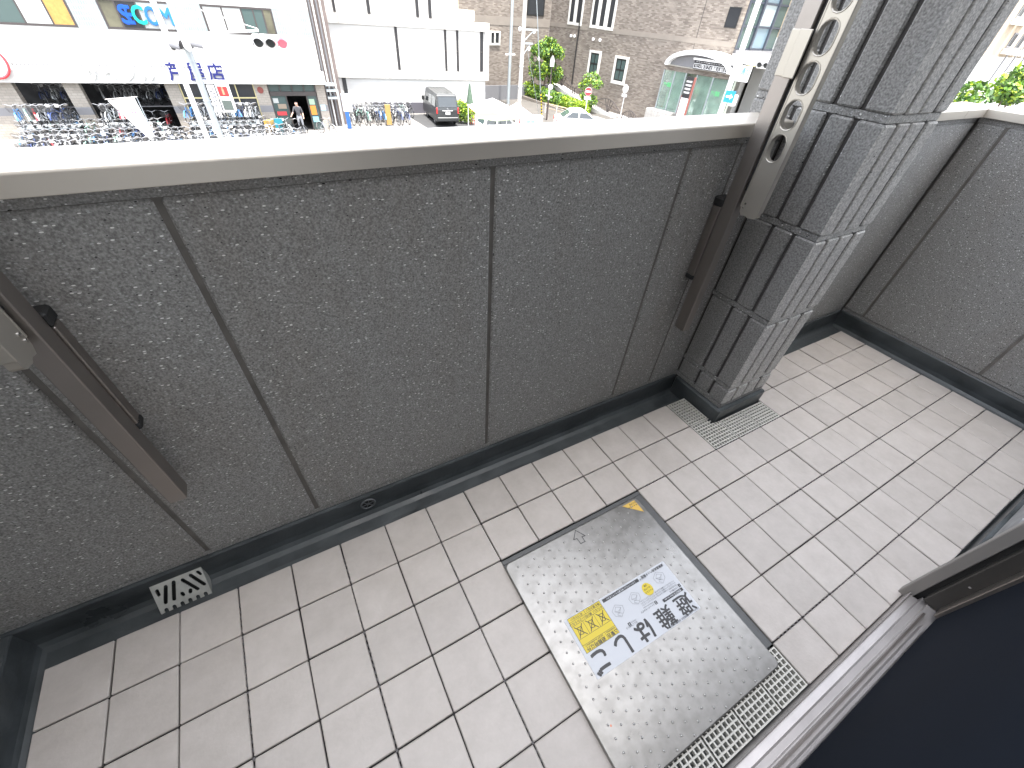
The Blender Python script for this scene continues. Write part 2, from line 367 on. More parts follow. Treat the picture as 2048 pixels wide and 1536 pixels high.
def grating(x0, x1, y0, y1, z=0.0, p=.0152, t=.0042, h=.016, cut=None, parent=floor):
    mb = MB(); nx = max(1, round((x1-x0-.006)/p)); ny = max(1, round((y1-y0-.006)/p))
    px, py = (x1-x0-.004-t)/nx, (y1-y0-.004-t)/ny
    for k in range(nx+1):
        x = x0+.002+k*px
        segs = [(y0+.002, y1-.002)]
        if cut and x+t > cut[0]: segs = [(y0+.002, cut[1])]
        for a, b in segs: mb.bx(x, x+t, a, b, z-h, z-.0004)
    for k in range(ny+1):
        y = y0+.002+k*py; xe = x1-.002
        if cut and y+t > cut[1]: xe = cut[0]
        mb.bx(x0+.002, xe, y, y+t, z-h+.0006, z)
    return mb.build('grating', M_GRILLE, parent)
grating(2.25, 2.368, -.15, -.002); grating(2.25, 2.40, -.30, -.15, cut=(2.366, -.186)); grating(2.40, 2.55, -.30, -.187); grating(2.55, 2.70, -.30, -.187)
for k in range(5): grating(1.196+k*.1205, 1.196+(k+1)*.1205-.002, -1.018, -.905)

# ---- escape hatch
H = thing('escape_hatch', 'square stainless steel escape hatch lid with raised studs set in the tiled floor', 'hatch', (1.475, -.61, -.035))
def hx(x): return x-1.475
def hy(y): return y+.61
mb = MB()
for a in [(1.2, 1.8, -.318, -.302), (1.2, 1.214, -.902, -.318), (1.762, 1.8, -.902, -.318), (1.214, 1.762, -.902, -.89)]:
    mb.bx(hx(a[0]), hx(a[1]), hy(a[2]), hy(a[3]), .001, .030)
mb.build('frame', M_FRAME, H, bevel=.002)
def rrect(x0, x1, y0, y1, r_, n=5):
    out = []
    for cx, cy, a in ((x1-r_, y1-r_, 0), (x0+r_, y1-r_, 90), (x0+r_, y0+r_, 180), (x1-r_, y0+r_, 270)):
        for k in range(n+1): t = R(a+90*k/n); out.append((cx+r_*math.cos(t), cy+r_*math.sin(t)))
    return out
LZ = .052                                                   # lid top above the slab
mb = MB(); mb.prism(rrect(hx(1.196), hx(1.7605), hy(-.946), hy(-.325), .018), 'z', .031, LZ)
mb.build('lid', M_LID, H, bevel=.0035, seg=3)
mb = MB()
for rI in range(39):
    y = -.352-rI*.01535
    for c in range(10):
        x = 1.204+c*.0605+(.03 if rI % 2 == 0 else 0)
        if not (1.215 < x < 1.735) or (1.268 < x < 1.682 and -.73 < y < -.552) or (x-1.68 > (-y-.39)*-1.1+.0 and y > -.395 and x > 1.69) or (1.445 < x < 1.498 and y > -.387): continue
        mb.ball((hx(x), hy(y), LZ), .0033, 6, (1, 1, .75), half=True)
stuff(mb.build('stud', mat('polished_stud', (.55, .54, .52), .28, .85), H, smooth=True))
# printed sticker: its text is upside down as seen from the door
M_PAPER = mat('white_sticker', (.52, .54, .57), .4); M_INK = mat('black_print', (.012, .012, .014), .4); M_YEL = mat('yellow_print', (.62, .48, .008), .4); M_GREY = mat('grey_print', (.16, .17, .19), .4)
st = bpy.data.objects.new('sticker', shape_mesh([rrect(-.2, .2, -.0835, .0835, .003, 3)], .0006, M_PAPER)); COL.objects.link(st); st.parent = H
st.location = (hx(1.4725), hy(-.641), LZ+.0006); st.rotation_euler = (0, 0, math.pi + R(-.7))
def pr(me, x, y, z=.0009, rz=0, name='print'):
    o = bpy.data.objects.new(name, me); COL.objects.link(o); o.parent = st; o.location = (x, y, z); o.rotation_euler = (0, 0, rz); return o
for k, ch in enumerate('避難はしご'):
    pr(text_mesh(ch, .062, M_INK, .0001, .001 if k < 2 else .0017), -.163+k*.0815, .047, name='lettering')
yl = pr(shape_mesh([[(-.0595, -.05), (.0595, -.05), (.0595, .05), (-.0595, .05)]], .0002, M_YEL), .1305, -.031, .0007, name='warning_panel')
def line_on(parent, segs, t, m, z=.0003, name='line_drawing'):
    mb = MB()
    for (a, b) in segs:
        a, b = Vector((*a, 0)), Vector((*b, 0)); d = (b-a); ln = d.length
        mb.obox(((a+b)/2), (ln+t, t, .0001), math.atan2(d.y, d.x))
    o = mb.build(name, m, parent); o.location = (0, 0, z); return o
def ptext(parent, s, x, y, size, m, bold=0, z=.0003, align='CENTER', rz=0):
    o = bpy.data.objects.new('lettering', text_mesh(s, size, m, .0001, bold, align)); COL.objects.link(o); o.parent = parent; o.location = (x, y, z); o.rotation_euler = (0, 0, rz); return o
G = [(-.0595, .0288), (.0595, .0288)], [(-.0595, .012), (.0595, .012)], [(-.0595, -.026), (.0595, -.026)], [(-.02, .0288), (-.02, .05)], [(-.02, -.026), (-.02, .012)], [(.02, -.026), (.02, .012)], [(0, -.05), (0, -.026)], [(-.0595, -.038), (.0595, -.038)]
line_on(yl, [(-.0595+0, .05)] and [tuple(g) for g in G] + [((-.0595, -.0497), (.0595, -.0497)), ((-.0595, .0497), (.0595, .0497)), ((-.0592, -.05), (-.0592, .05)), ((.0592, -.05), (.0592, .05))], .0009, M_INK)
ptext(yl, '△警告', -.04, .042, .013, M_INK, .0002); ptext(yl, 'WARNING', -.04, .0325, .0065, M_INK, .0001)
ptext(yl, '避難時以外', .02, .042, .0135, M_INK, .0002); ptext(yl, 'EXCEPT IN EMERGENCY', .02, .0325, .0058, M_INK, .0001)
for s_, x in (('のらない', -.04), ('開けない', 0), ('さわらない', .04)): ptext(yl, s_, x, -.032, .0088, M_INK, .0001)
ptext(yl, '物を置かない', -.03, -.044, .0085, M_INK, .0001); ptext(yl, '近づけない', .03, -.044, .0085, M_INK, .0001)
for x in (-.04, 0, .04):
    line_on(yl, [((x-.013, -.022), (x+.013, .009)), ((x-.013, .009), (x+.013, -.022))], .0022, M_INK, .0004)
    line_on(yl, [((x-.008, -.016), (x-.004, .004)), ((x-.004, .004), (x+.009, .002)), ((x+.009, .002), (x+.006, -.017)), ((x+.006, -.017), (x-.008, -.016))], .0016, M_INK, .0004)
def bar(x0, x1, y, h, body, size):
    b = pr(shape_mesh([[(x0, y-h/2), (x1, y-h/2), (x1, y+h/2), (x0, y+h/2)]], .0002, M_INK), 0, 0, .0007, name='print_bar')
    ptext(b, body, (x0+x1)/2, y, size, M_PAPER, .0001)
bar(-.083, .062, -.0735, .010, 'このハッチの上に物を置かないでください', .0062)
bar(-.192, -.108, .0135, .0095, '使用方法 How to use', .0075)
for x, y, s_ in ((-.19, .0015, '1'), (-.085, .006, '2'), (.03, .016, '3')):
    b = pr(shape_mesh([[(x-.0045, y-.005), (x+.0045, y-.005), (x+.0045, y+.005), (x-.0045, y+.005)]], .0002, M_INK), 0, 0, .0007, name='step_number'); ptext(b, s_, x, y, .009, M_PAPER, .0002)
for x, y, a, b in ((-.183, .0025, 'フタを開ける', 'Open the cover'), (-.078, .007, 'ストッパーをはずす', 'Release the stopper'), (.004, .021, 'はしごを降りる', 'Climb down')):
    o = pr(text_mesh(a, .0062, M_GREY, .0001, .0001, 'LEFT'), x, y); o = pr(text_mesh(b, .005, M_GREY, .0001, 0, 'LEFT'), x, y-.006)
for k in range(3): pr(text_mesh('チャイルドロックを解除しながら取っ手を引き上げてください', .0052, M_GREY, .0001, 0, 'LEFT'), -.185, -.0065-.006*k)
el = pr(shape_mesh([[(.0185*math.cos(t*.3927), .0195*math.sin(t*.3927)) for t in range(16)]], .0002, M_YEL), -.09, -.037, .0007, name='yellow_roundel')
ptext(el, 'チャイルド', 0, .006, .0065, M_INK, .0001); ptext(el, 'ロック付', 0, -.003, .0065, M_INK, .0001); ptext(el, '注意', 0, -.012, .006, M_INK, .0001)
def drawing(cx, cy, s_):
    P_ = [(-1, -.3), (0, -.9), (1, -.3), (.9, .5), (.1, .95), (-.8, .4), (-1, -.3)]; Q = [(-.6, -.2), (.1, -.6), (.6, -.1), (.1, .4), (-.6, -.2), (0, .1), (.6, -.1)]; T = [(-.3, .6), (.2, .2), (.5, .5), (.1, .8)]
    segs = []
    for L in (P_, Q, T): segs += [((cx+a[0]*s_, cy+a[1]*s_), (cx+b[0]*s_, cy+b[1]*s_)) for a, b in zip(L, L[1:])]
    o = line_on(st, segs, .0008, M_GREY, .0009)
drawing(-.15, -.048, .021); drawing(-.035, -.035, .02); drawing(.035, -.03, .02)
pr(text_mesh('避難器具用ハッチ製造', .0095, M_INK, .0001, .0002, 'LEFT'), -.19, -.075); pr(text_mesh('型式 品番', .006, M_GREY, .0001, 0, 'LEFT'), -.112, -.071)
pr(text_mesh('ESCAPE LADDER  避難器具  国家検定合格品', .0062, M_GREY, .0001, .0001, 'LEFT'), -.195, .0785)
# child-lock triangle and the arrow
tr = bpy.data.objects.new('triangle_sticker', shape_mesh([[(-.031, .027), (.028, .027), (.028, -.027)]], .0006, mat('gold_sticker', (.66, .43, .09), .35))); COL.objects.link(tr); tr.parent = H
tr.location = (hx(1.7175), hy(-.3625), LZ+.0006)
ptext(tr, 'チャイルド', .005, .0105, .0085, M_INK, .0002, .0004, rz=math.pi); ptext(tr, 'ロック付', .012, .0195, .0078, M_INK, .0002, .0004, rz=math.pi)
A = [(1.476, -.333), (1.4505, -.3585), (1.4625, -.3605), (1.4635, -.3815), (1.482, -.382), (1.482, -.363), (1.4945, -.3645)]
segs = [((hx(a[0]), hy(a[1])), (hx(b[0]), hy(b[1]))) for a, b in zip(A, A[1:]+A[:1])]
line_on(H, segs, .0024, M_INK, LZ+.0004, 'arrow_outline')

# ---- front parapet: panels, coping, upstand
WY = .1
par = thing('parapet_wall', 'dark speckled balcony parapet facing the street, topped with an aluminium coping', 'parapet', (1.9, .16, -.035))
ox, oy, oz = 1.9, .16, -.035
mb = MB(); mb.bx(-.3-ox, 3.948-ox, WY+.0055-oy, .215-oy, -.6-oz, 1.075-oz); mb.build('core', M_GROOVE, par)
jx = [-.062, .41, .722, 1.3465, 1.978, 2.2]
for a, b in zip(jx, jx[1:]+[2.387]):
    MB().cbx(a+.006-ox, b-.006-ox, WY-oy, WY+.016-oy, .088-oz, 1.052-oz, .0045).build('panel', M_WALL, par)
for a, b in ((2.688, 3.31), (3.31, 3.832)):
    MB().cbx(a+.006-ox, b-.006-ox, WY-oy, WY+.016-oy, .088-oz, 1.052-oz, .0045).build('panel', M_WALL, par)
mb = MB(); mb.bx(-.062-ox, 2.387-ox, WY+.003-oy, WY+.02-oy, .06-oz, .087-oz); mb.bx(2.69-ox, 3.832-ox, WY+.003-oy, WY+.02-oy, .06-oz, .087-oz); mb.build('base_strip', M_WALL, par)
mb = MB(); mb.bx(-.062-ox, 2.387-ox, WY+.005-oy, WY+.02-oy, 1.053-oz, 1.075-oz); mb.bx(2.69-ox, 3.832-ox, WY+.005-oy, WY+.02-oy, 1.053-oz, 1.075-oz); mb.build('top_strip', M_WALL, par)
cop = [(.084, 1.0735), (.084, 1.104), (.0865, 1.1075), (.155, 1.1095), (.2195, 1.1075), (.222, 1.104), (.222, 1.06), (.219, 1.06), (.219, 1.0735)]
copL = [(y-oy, z-oz) for y, z in cop]
mb = MB(); mb.prism(copL, 'x', -.3-ox, 2.384-ox); mb.build('coping', M_ALUCAP, par, bevel=.0012)
mb = MB(); mb.prism(copL, 'x', 2.70-ox, 3.62-ox); mb.build('coping', M_ALUCAP, par, bevel=.0012)
mb = MB(); mb.prism(copL, 'x', 3.6215-ox, 3.817-ox); mb.build('coping', M_ALUCAP, par, bevel=.0012)
ups = [(.03, -.0345), (.062, -.0335), (.078, -.028), (.0875, -.016), (.0915, .004), (.0925, .066), (.0965, .071), (.105, .071), (.105, -.0345)]
upl = [(y-oy, z-oz) for y, z in ups]
mb = MB(); mb.prism(upl, 'x', -.062-ox, 2.375-ox); mb.prism(upl, 'x', 2.70-ox, 3.825-ox)
mb.build('membrane_upstand', M_MEM, par, smooth=False)
# overflow strainer in a round membrane patch
mb = MB(); mb.prism([(.876+.092*math.cos(t*math.pi/16)*1.02-ox, -.0+.075*math.sin(t*math.pi/16)*-1+.064-oz) for t in range(17)], 'y', .0905-oy, .0925-oy)
pt = mb.build('membrane_patch', M_MEM, par)
mb = MB(); mb.torus((.873-ox, .0885-oy, .026-oz), (0, 1, 0), .0235, .0035, 24, 6); mb.tube((.873-ox, .091-oy, .026-oz), (.873-ox, .086-oy, .026-oz), .0055, 10)
for k in range(6):
    t = k*math.pi/3+.2; mb.tube((.873-ox, .0885-oy, .026-oz), (.873+.0225*math.cos(t)-ox, .0885-oy, .026+.0225*math.sin(t)-oz), .0018, 5)
mb.build('overflow_strainer', mat('dark_strainer', (.12, .125, .13), .45), par)
mb = MB(); mb.tube((.873-ox, .0925-oy, .026-oz), (.873-ox, .0895-oy, .026-oz), .022, 20); mb.build('overflow_pipe', M_BLACK, par)

# ---- slotted roof-drain cover leaning in the gutter
dr = thing('drain_cover', 'grey slotted drain cover leaning in the dark gutter at the foot of the parapet', 'drain', (.306, .035, -.035))
L_, W_ = .092, .130
loops = [[(-.065, .006), (-.053, .006), (-.053, .0)] ]
out = [(-.065, 0)]
for k in range(6):
    c = -.05+k*.02
    out += [(c-.005, 0), (c-.005, .009), (c-.0025, .0125), (c+.0025, .0125), (c+.005, .009), (c+.005, 0)]
out += [(.065, 0), (.065, L_), (-.065, L_)]
hol = [slot((-.052, .058), (-.052, .072), .0045), slot((-.045, .028), (-.030, .074), .005), slot((-.024, .028), (-.009, .078), .005), slot((.0, .03), (-.001, .036), .0048), slot((.018, .03), (.020, .036), .0048),
       slot((.012, .074), (.037, .03), .005), slot((.034, .078), (.056, .036), .005), slot((.053, .08), (.057, .07), .004)]
o = mkobj('plate', shape_mesh([out]+hol, .003, M_STRAIN), dr); o.location = (0, 0, .003); o.rotation_euler = (R(50), 0, 0)
for x_ in (.062, -.0645): MB().prism([(0, .001), (.062, .001), (.062, .072)], 'x', x_, x_+.0025).build('side_plate', M_STRAIN, dr)
mb = MB(); mb.prism([(.02, .001), (.064, .001), (.064, .05)], 'x', -.06, .06); mb.build('drain_hole', M_BLACK, dr)

# ---- right-hand parapet
sp = thing('side_parapet', 'dark speckled end parapet at the right of the balcony with pale coping', 'parapet', (3.9, -.6, -.035))
def Lx(x): return x-3.9
def Ly(y): return y+.6
mb = MB(); mb.bx(Lx(3.8355), Lx(3.95), Ly(-1.49), Ly(.095), -.6-oz, 1.075-oz); mb.build('core', M_GROOVE, sp)
jy = [.096, -.02, -.62, -1.06]
for a, b in zip(jy, jy[1:]):
    MB().cbx(Lx(3.83), Lx(3.846), Ly(b+.006), Ly(a-.006), .088-oz, 1.052-oz, .0045).build('panel', M_WALL, sp)
mb = MB(); mb.bx(Lx(3.834), Lx(3.85), Ly(-1.49), Ly(.095), .06-oz, .087-oz); mb.build('base_strip', M_WALL, sp)
mb = MB(); mb.bx(Lx(3.835), Lx(3.85), Ly(-1.49), Ly(.095), 1.053-oz, 1.075-oz); mb.build('top_strip', M_WALL, sp)
cr_ = [(3.9-(y-.084)+.06+.0, z) for y, z in cop]
cs = [(Lx(3.818+(y-.084)), z-oz+.0006) for y, z in cop]
mb = MB(); mb.prism(cs, 'y', Ly(-1.49), Ly(.2205)); mb.build('coping', M_ALUCAP, sp, bevel=.0012)
us = [(Lx(3.73+(y-.0)), z-oz-.0003) for y, z in ups]
mb = MB(); mb.prism(us, 'y', Ly(-1.05), Ly(.09)); mb.build('membrane_upstand', M_MEM, sp)

# ---- left partition wall
lp = thing('partition_wall', 'dark speckled end wall at the left edge of the balcony', 'wall', (-.16, -.45, -.035))
mb = MB(); mb.bx(-.062-.1+.16, -.062+.16, -1.075+.45, .098+.45, -.0+.035-.035, 2.45+.035); mb.build('wall_face', M_WALL, lp)
ul = [(-.040+(.0925-y)*.6+.16, z-oz-.0002) for y, z in ups[:7]]+[(-.0625+.16, .071-oz), (-.0625+.16, -.0346-oz)]
mb = MB(); mb.prism(ul, 'y', -1.075+.45, .0905+.45); mb.build('membrane_upstand', M_MEM, lp)

# ---- stone pillar
PX0, PX1, PY0, PY1 = 2.385, 2.690, -.165, .26
pil = thing('pillar', 'dark stone pillar of grooved blocks rising beside the parapet', 'pillar', ((PX0+PX1)/2, .05, -.035))
qx, qy = (PX0+PX1)/2, .05
GD = .011
mb = MB(); mb.bx(PX0+GD-qx, PX1-GD-qx, PY0+GD-qy, PY1-GD-qy, 0, 2.485); mb.build('core', mat('dark_groove', (.055, .052, .05), .85), pil)
zj = [.078, .178, .512, .832, 1.152, 1.472, 1.792, 2.112, 2.44]
gz, gv = .011, .0062
bs = {}
for z0, z1 in zip(zj, zj[1:]):
    a, b = z0+gz, z1-gz
    # left face blocks (three columns) and right face
    for y0, y1 in ((PY0, -.083), (-.083, -.003), (-.003, .104), (.104, PY1)):
        corner = y0 == PY0
        for xa, xb in ((PX0, PX0+(.020 if not corner else .062)), (PX1-(.020 if not corner else .066), PX1)):
            bo = MB().cbx(xa-qx, xb-qx, (y0 if corner else y0+gv)-qy, y1-gv-qy, a-oz, b-oz, .005).build('stone_block', [M_PIL, M_PIL_LIT], pil)
            for f_ in bo.data.polygons: f_.material_index = 1 if (corner and f_.normal.y < -.6) else 0  # door-facing sides take the stone with light painted in
    for x0, x1 in ((2.4533, 2.5275), (2.5275, 2.6110)):
        MB().cbx(x0+gv-qx, x1-gv-qx, PY0-qy, PY0+.02-qy, a-oz, b-oz, .003).build('stone_block', M_PIL_LIT, pil)
    if z0 > .1:                                             # recessed course band between the blocks
        mb = MB(); mb.cbx(PX0+.0055-qx, PX1-.0055-qx, PY0+.0055-qy, PY1-.006-qy, z0-gz+.001-oz, z0+gz-.001-oz, .002); bo = mb.build('course_band', [M_PIL, M_PIL_LIT], pil)
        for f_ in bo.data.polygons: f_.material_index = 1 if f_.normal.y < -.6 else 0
mb = MB(); mb.cbx(PX0+.002-qx, PX1-.002-qx, PY0+.002-qy, PY1-.006-qy, .066-oz, .089-oz, .002); mb.build('base_course', M_PIL, pil)
mb = MB(); mb.cbx(PX0-.013-qx, PX1+.012-qx, PY0-.015-qy, .09-qy, .0005, .101, .006); mb.build('membrane_upstand', M_MEM, pil)

# ---- laundry-pole posts with folded arms
def laundry_post(loc, mirror, label):
    t = thing('laundry_post', label, 'laundry post', loc, 0, 'laundry posts fixed to the parapet')
    s = -1 if mirror else 1                                 # arm face towards -x (right post) or +x (left post)
    mb = MB(); mb.cbx(-.0175, .0175, -.0235, .0235, 0, 1.35, .0022); mb.build('tube', M_BRONZE, t)
    mb = MB(); mb.cbx(-.0215, .0215, .024, .0555, .215, .455, .002); mb.bx(-.0217, .0217, .030, .0315, .215, .455); mb.bx(-.0217, .0217, .037, .0385, .215, .455); mb.build('wall_rail', M_BRONZE, t)
    for z in (.199, .456):
        mb = MB(); mb.cbx(-.0235, .0235, .022, .0585, z, z+.017 if z < .3 else z+.026, .004); mb.build('rail_cap', M_BLACK, t)
    mb = MB(); mb.cbx(-.0195, .0195, -.0245, .0255, .79, .885, .003); mb.build('sliding_sleeve', M_ALU, t)
    mb = MB(); mb.cbx(-.0235*1 if s > 0 else .0196, -.0196 if s > 0 else .0235, -.034, .0, .79, .885, .002); mb.build('sleeve_flange', M_ALU, t)
    # arm: plate with oval holes, folded up against the tube
    out = [(-.098, .462), (-.092, .456), (-.07, .452), (-.06, .456), (-.045, .452), (-.036, .463), (-.034, .48), (-.034, 1.32), (-.098, 1.32)]
    holes = [oval(-.063, .640+k*.0775, .0215, .0325) for k in range(8)]
    th = .016
    o = mkobj('arm', shape_mesh([out]+holes, th, M_ALU), t); o.matrix_local = Matrix(((0, 0, 1, 0), (1, 0, 0, 0), (0, 1, 0, 0), (0, 0, 0, 1)))
    b = o.modifiers.new('bevel', 'BEVEL'); b.width = .002; b.segments = 2; b.limit_method = 'ANGLE'
    mb = MB()
    for k in range(8):                                      # raised rims round the holes
        for sx in (-1, 1):
            ring = [( sx*(th/2+.0006), y, z) for y, z in oval(-.063, .640+k*.0775, .0233, .0345)]
            mb.path(ring+ring[:1], .0014, 5)
    mb.build('hole_rim', M_ALU, o).parent = t
    mb = MB(); mb.cbx(-.010, .010, -.101, -.0965, .475, 1.32, .0015); mb.cbx(-.009, .009, -.036, -.030, .475, 1.32, .0015); mb.build('arm_edge', M_ALU, t)
    mb = MB(); mb.tube((-.0095, -.045, .488), (.0095, -.045, .488), .0032, 8); mb.tube((-.0095, -.042, .475), (.0095, -.042, .475), .0028, 8); mb.build('rivet', mat('bright_steel', (.6, .6, .58), .2, 1.0), t)
    mb = MB(); mb.bx(-.0075, .0075, -.031, -.0238, .52, 1.32); mb.build('guide_slot', M_BLACK, t)
    return t
laundry_post((2.184, .0425, .428), False, 'bronze laundry post by the stone pillar with its holed arm folded up')
laundry_post((.484, .0425, .428), True, 'bronze laundry post near the left edge, arm mostly out of frame')

# ---- rear wall, door, soffit
rw = thing('house_wall', 'grooved pale stone wall of the house beside the balcony door', 'wall', (3.2, -1.2, -.035))
mb = MB(); mb.bx(2.40-3.2, 3.826-3.2, -1.50+1.2, -1.078+1.2, -.3, 2.52); mb.build('core', M_GROOVE, rw)
for k, (z0, z1) in enumerate(zip([.05]+zj[1:], zj[1:])):
    for x0, x1 in ((2.405, 2.70), (2.70, 3.07), (3.07, 3.45), (3.45, 3.826)):
        MB().cbx(x0+.005-3.2, x1-.005-3.2, -1.09+1.2, -1.062+1.2, z0+.009-oz, z1-.009-oz, .006).build('stone_block', mat('house_stone', (.33, .335, .335), .85, var=.25, vscale=18, bump=.5, bscale=90, coord='Object'), rw)
mb = MB(); mb.bx(2.40-3.2, 3.80-3.2, -1.08+1.2, -1.052+1.2, 0, .085); mb.build('membrane_upstand', M_MEM, rw)
lw = thing('house_wall', 'stone wall of the house left of the balcony door', 'wall', (-.5, -1.2, -.035))
mb = MB(); mb.bx(-6+.5, .20+.5, -1.5+1.2, -1.065+1.2, -.3, 2.52); mb.build('wall_face', M_PALE, lw)
door = thing('balcony_door', 'sliding balcony door with aluminium sill and dark insect screen', 'door', (1.3, -1.08, -.035))
def Dx(x): return x-1.3
def Dy(y): return y+1.08
mb = MB(); mb.prism([(Dy(-1.021), .0005), (Dy(-1.021), .066), (Dy(-1.0235), .069), (Dy(-1.026), .066), (Dy(-1.026), .058), (Dy(-1.046), .062), (Dy(-1.047), .081), (Dy(-1.062), .082), (Dy(-1.063), .094), (Dy(-1.13), .096), (Dy(-1.13), .0005)], 'x', Dx(.25), Dx(2.318)); mb.build('sill', M_SILL, door)
mb = MB(); mb.bx(Dx(.25), Dx(2.24), Dy(-1.071), Dy(-1.0655), .0945, .109); mb.build('threshold_strip', M_BRONZE, door)
mb = MB(); mb.bx(Dx(.25), Dx(2.19), Dy(-1.088), Dy(-1.0805), .0965, .116); mb.build('screen_rail', M_SILL, door)
mb = MB(); mb.cbx(Dx(2.319), Dx(2.352), Dy(-1.034), Dy(-1.004), .0006, 2.12, .002); mb.build('outer_jamb', mat('taupe_trim', (.30, .285, .265), .45, .3), door)
mb = MB(); mb.bx(Dx(2.328), Dx(2.40), Dy(-1.13), Dy(-1.0345), .03, 2.12); mb.build('jamb_recess', M_BLACK, door)
mb = MB(); mb.cbx(Dx(2.292), Dx(2.3275), Dy(-1.0905), Dy(-1.047), .097, 2.1, .002); mb.build('inner_jamb', M_DARKBR, door)
mb = MB(); mb.cbx(Dx(2.245), Dx(2.2915), Dy(-1.112), Dy(-1.082), .117, 2.08, .002); mb.build('screen_stile', M_BRONZE, door)
mb = MB(); mb.cbx(Dx(2.290), Dx(2.2925), Dy(-1.071), Dy(-1.066), .24, .245, .0005); mb.build('screw', M_SILL, door)
mb = MB(); mb.bx(Dx(1.22), Dx(2.246), Dy(-1.0935), Dy(-1.0915), .117, 2.08); mb.build('insect_screen', M_NET, door)
mb = MB(); mb.bx(Dx(.25), Dx(1.215), Dy(-1.120), Dy(-1.112), .097, 2.08); mb.build('unseen_bounce_pane', mat('pale_bounce_glass', (.55, .54, .51), .3, spec=.5, var=.1, vscale=12), door)  # unseen pane, pale curtain colour added to bounce light onto the parapet
mb = MB(); mb.bx(Dx(1.2), Dx(1.24), Dy(-1.125), Dy(-1.095), .097, 2.08); mb.bx(Dx(.2), Dx(.25), Dy(-1.125), Dy(-1.03), .0, 2.12); mb.bx(Dx(.2), Dx(2.36), Dy(-1.125), Dy(-1.02), 2.121, 2.485); mb.build('door_frame', M_DARKBR, door)
mb = MB(); mb.bx(Dx(.2), Dx(2.4), Dy(-1.5), Dy(-1.14), -.2, 2.6); mb.build('room_shell', mat('dark_room', (.03, .03, .035), .9), door)
# the house itself, above, below and behind the balcony
hb = thing('apartment_house', 'our own house below and above the balcony', 'building', (0, -4, ZG))
mb = MB(); mb.bx(-6, 4.0, -8+4, -2.51+4, 0, 15-ZG); mb.build('wall', M_PALE, hb)
mb = MB(); mb.bx(-6, 3.95, -2.5+4, .21+4, 0, -.61-ZG); mb.build('lower_wall', M_CONC, hb)
mb = MB(); mb.bx(-6, 4.0, -2.5+4, -1.07+4, 2.49-ZG, 15-ZG); mb.build('upper_wall', M_PALE, hb)
mb = MB(); mb.bx(2.41, 4.0, -2.5+4, -1.505+4, -.34-ZG, 2.485-ZG); mb.bx(-6, .19, -2.5+4, -1.505+4, -.34-ZG, 2.485-ZG); mb.build('return_wall', M_PALE, hb)

# ================================================================== THE STREET
M_ASPH = mat('asphalt', (.16, .155, .15), .9, var=.15, vscale=.8, bump=.2, bscale=40)
M_PAVE = mat('pavement', (.19, .18, .17), .85, var=.1, vscale=2)
M_WHITEW = mat('white_wall', (.56, .555, .535), .75, var=.03, vscale=1.5)
def streaked(name, col, dirt):
    m = mat(name, col, .8); n, l, b = nodes_of(m); g = n.new('ShaderNodeNewGeometry'); mp = n.new('ShaderNodeMapping'); mp.inputs['Scale'].default_value = (3.5, 3.5, .25); l.new(g.outputs['Position'], mp.inputs['Vector'])
    t = n.new('ShaderNodeTexNoise'); t.inputs['Scale'].default_value = 1.5; t.inputs['Detail'].default_value = 8; l.new(mp.outputs[0], t.inputs['Vector'])
    r_ = n.new('ShaderNodeMapRange'); r_.inputs['From Min'].default_value = .48; r_.inputs['From Max'].default_value = .72; r_.inputs['To Max'].default_value = .8; l.new(t.outputs[0], r_.inputs['Value'])
    mx = n.new('ShaderNodeMix'); mx.data_type = 'RGBA'; l.new(r_.outputs[0], mx.inputs['Factor']); mx.inputs[6].default_value = (*col, 1); mx.inputs[7].default_value = (*dirt, 1); l.new(mx.outputs[2], b.inputs['Base Color']); return m
M_STREAK = streaked('weathered_white_concrete', (.52, .51, .48), (.22, .21, .19))
def brickmat(name, c1, c2, mort, sx, sy, off=.5, axis='xz', mortar=.02):
    m = mat(name, c1, .85); n, l, b = nodes_of(m); tc = n.new('ShaderNodeTexCoord'); sp = n.new('ShaderNodeSeparateXYZ'); l.new(tc.outputs['Object'], sp.inputs[0]); cb = n.new('ShaderNodeCombineXYZ')
    l.new(sp.outputs[0], cb.inputs[0]); l.new(sp.outputs[2], cb.inputs[1])
    t = n.new('ShaderNodeTexBrick'); t.offset = off; t.inputs['Scale'].default_value = 1; t.inputs['Brick Width'].default_value = sx; t.inputs['Row Height'].default_value = sy; t.inputs['Mortar Size'].default_value = mortar*sy
    t.inputs['Color1'].default_value = (*c1, 1); t.inputs['Color2'].default_value = (*c2, 1); t.inputs['Mortar'].default_value = (*mort, 1); l.new(cb.outputs[0], t.inputs['Vector'])
    nz = n.new('ShaderNodeTexNoise'); nz.inputs['Scale'].default_value = .7; nz.inputs['Detail'].default_value = 5; l.new(tc.outputs['Object'], nz.inputs['Vector'])
    mr = n.new('ShaderNodeMapRange'); mr.inputs['From Min'].default_value = .3; mr.inputs['From Max'].default_value = .7; mr.inputs['To Min'].default_value = .86; mr.inputs['To Max'].default_value = 1.12; l.new(nz.outputs[0], mr.inputs['Value'])
    sc = n.new('ShaderNodeVectorMath'); sc.operation = 'SCALE'; l.new(t.outputs[0], sc.inputs[0]); l.new(mr.outputs[0], sc.inputs['Scale']); l.new(sc.outputs[0], b.inputs['Base Color']); return m
M_BRICK = brickmat('mottled_brick', (.135, .11, .092), (.27, .235, .198), (.18, .16, .142), .30, .085, mortar=.08)
M_BAND = mat('plain_brick_band', (.225, .197, .168), .85, var=.08, vscale=1.2)
M_MOSAIC = brickmat('grey_mosaic', (.19, .225, .23), (.24, .275, .28), (.28, .31, .31), .1, .2, 0, mortar=.16)
M_COLTILE = brickmat('beige_column_tile', (.28, .25, .215), (.33, .30, .26), (.23, .21, .185), .25, .12, .5, mortar=.08)
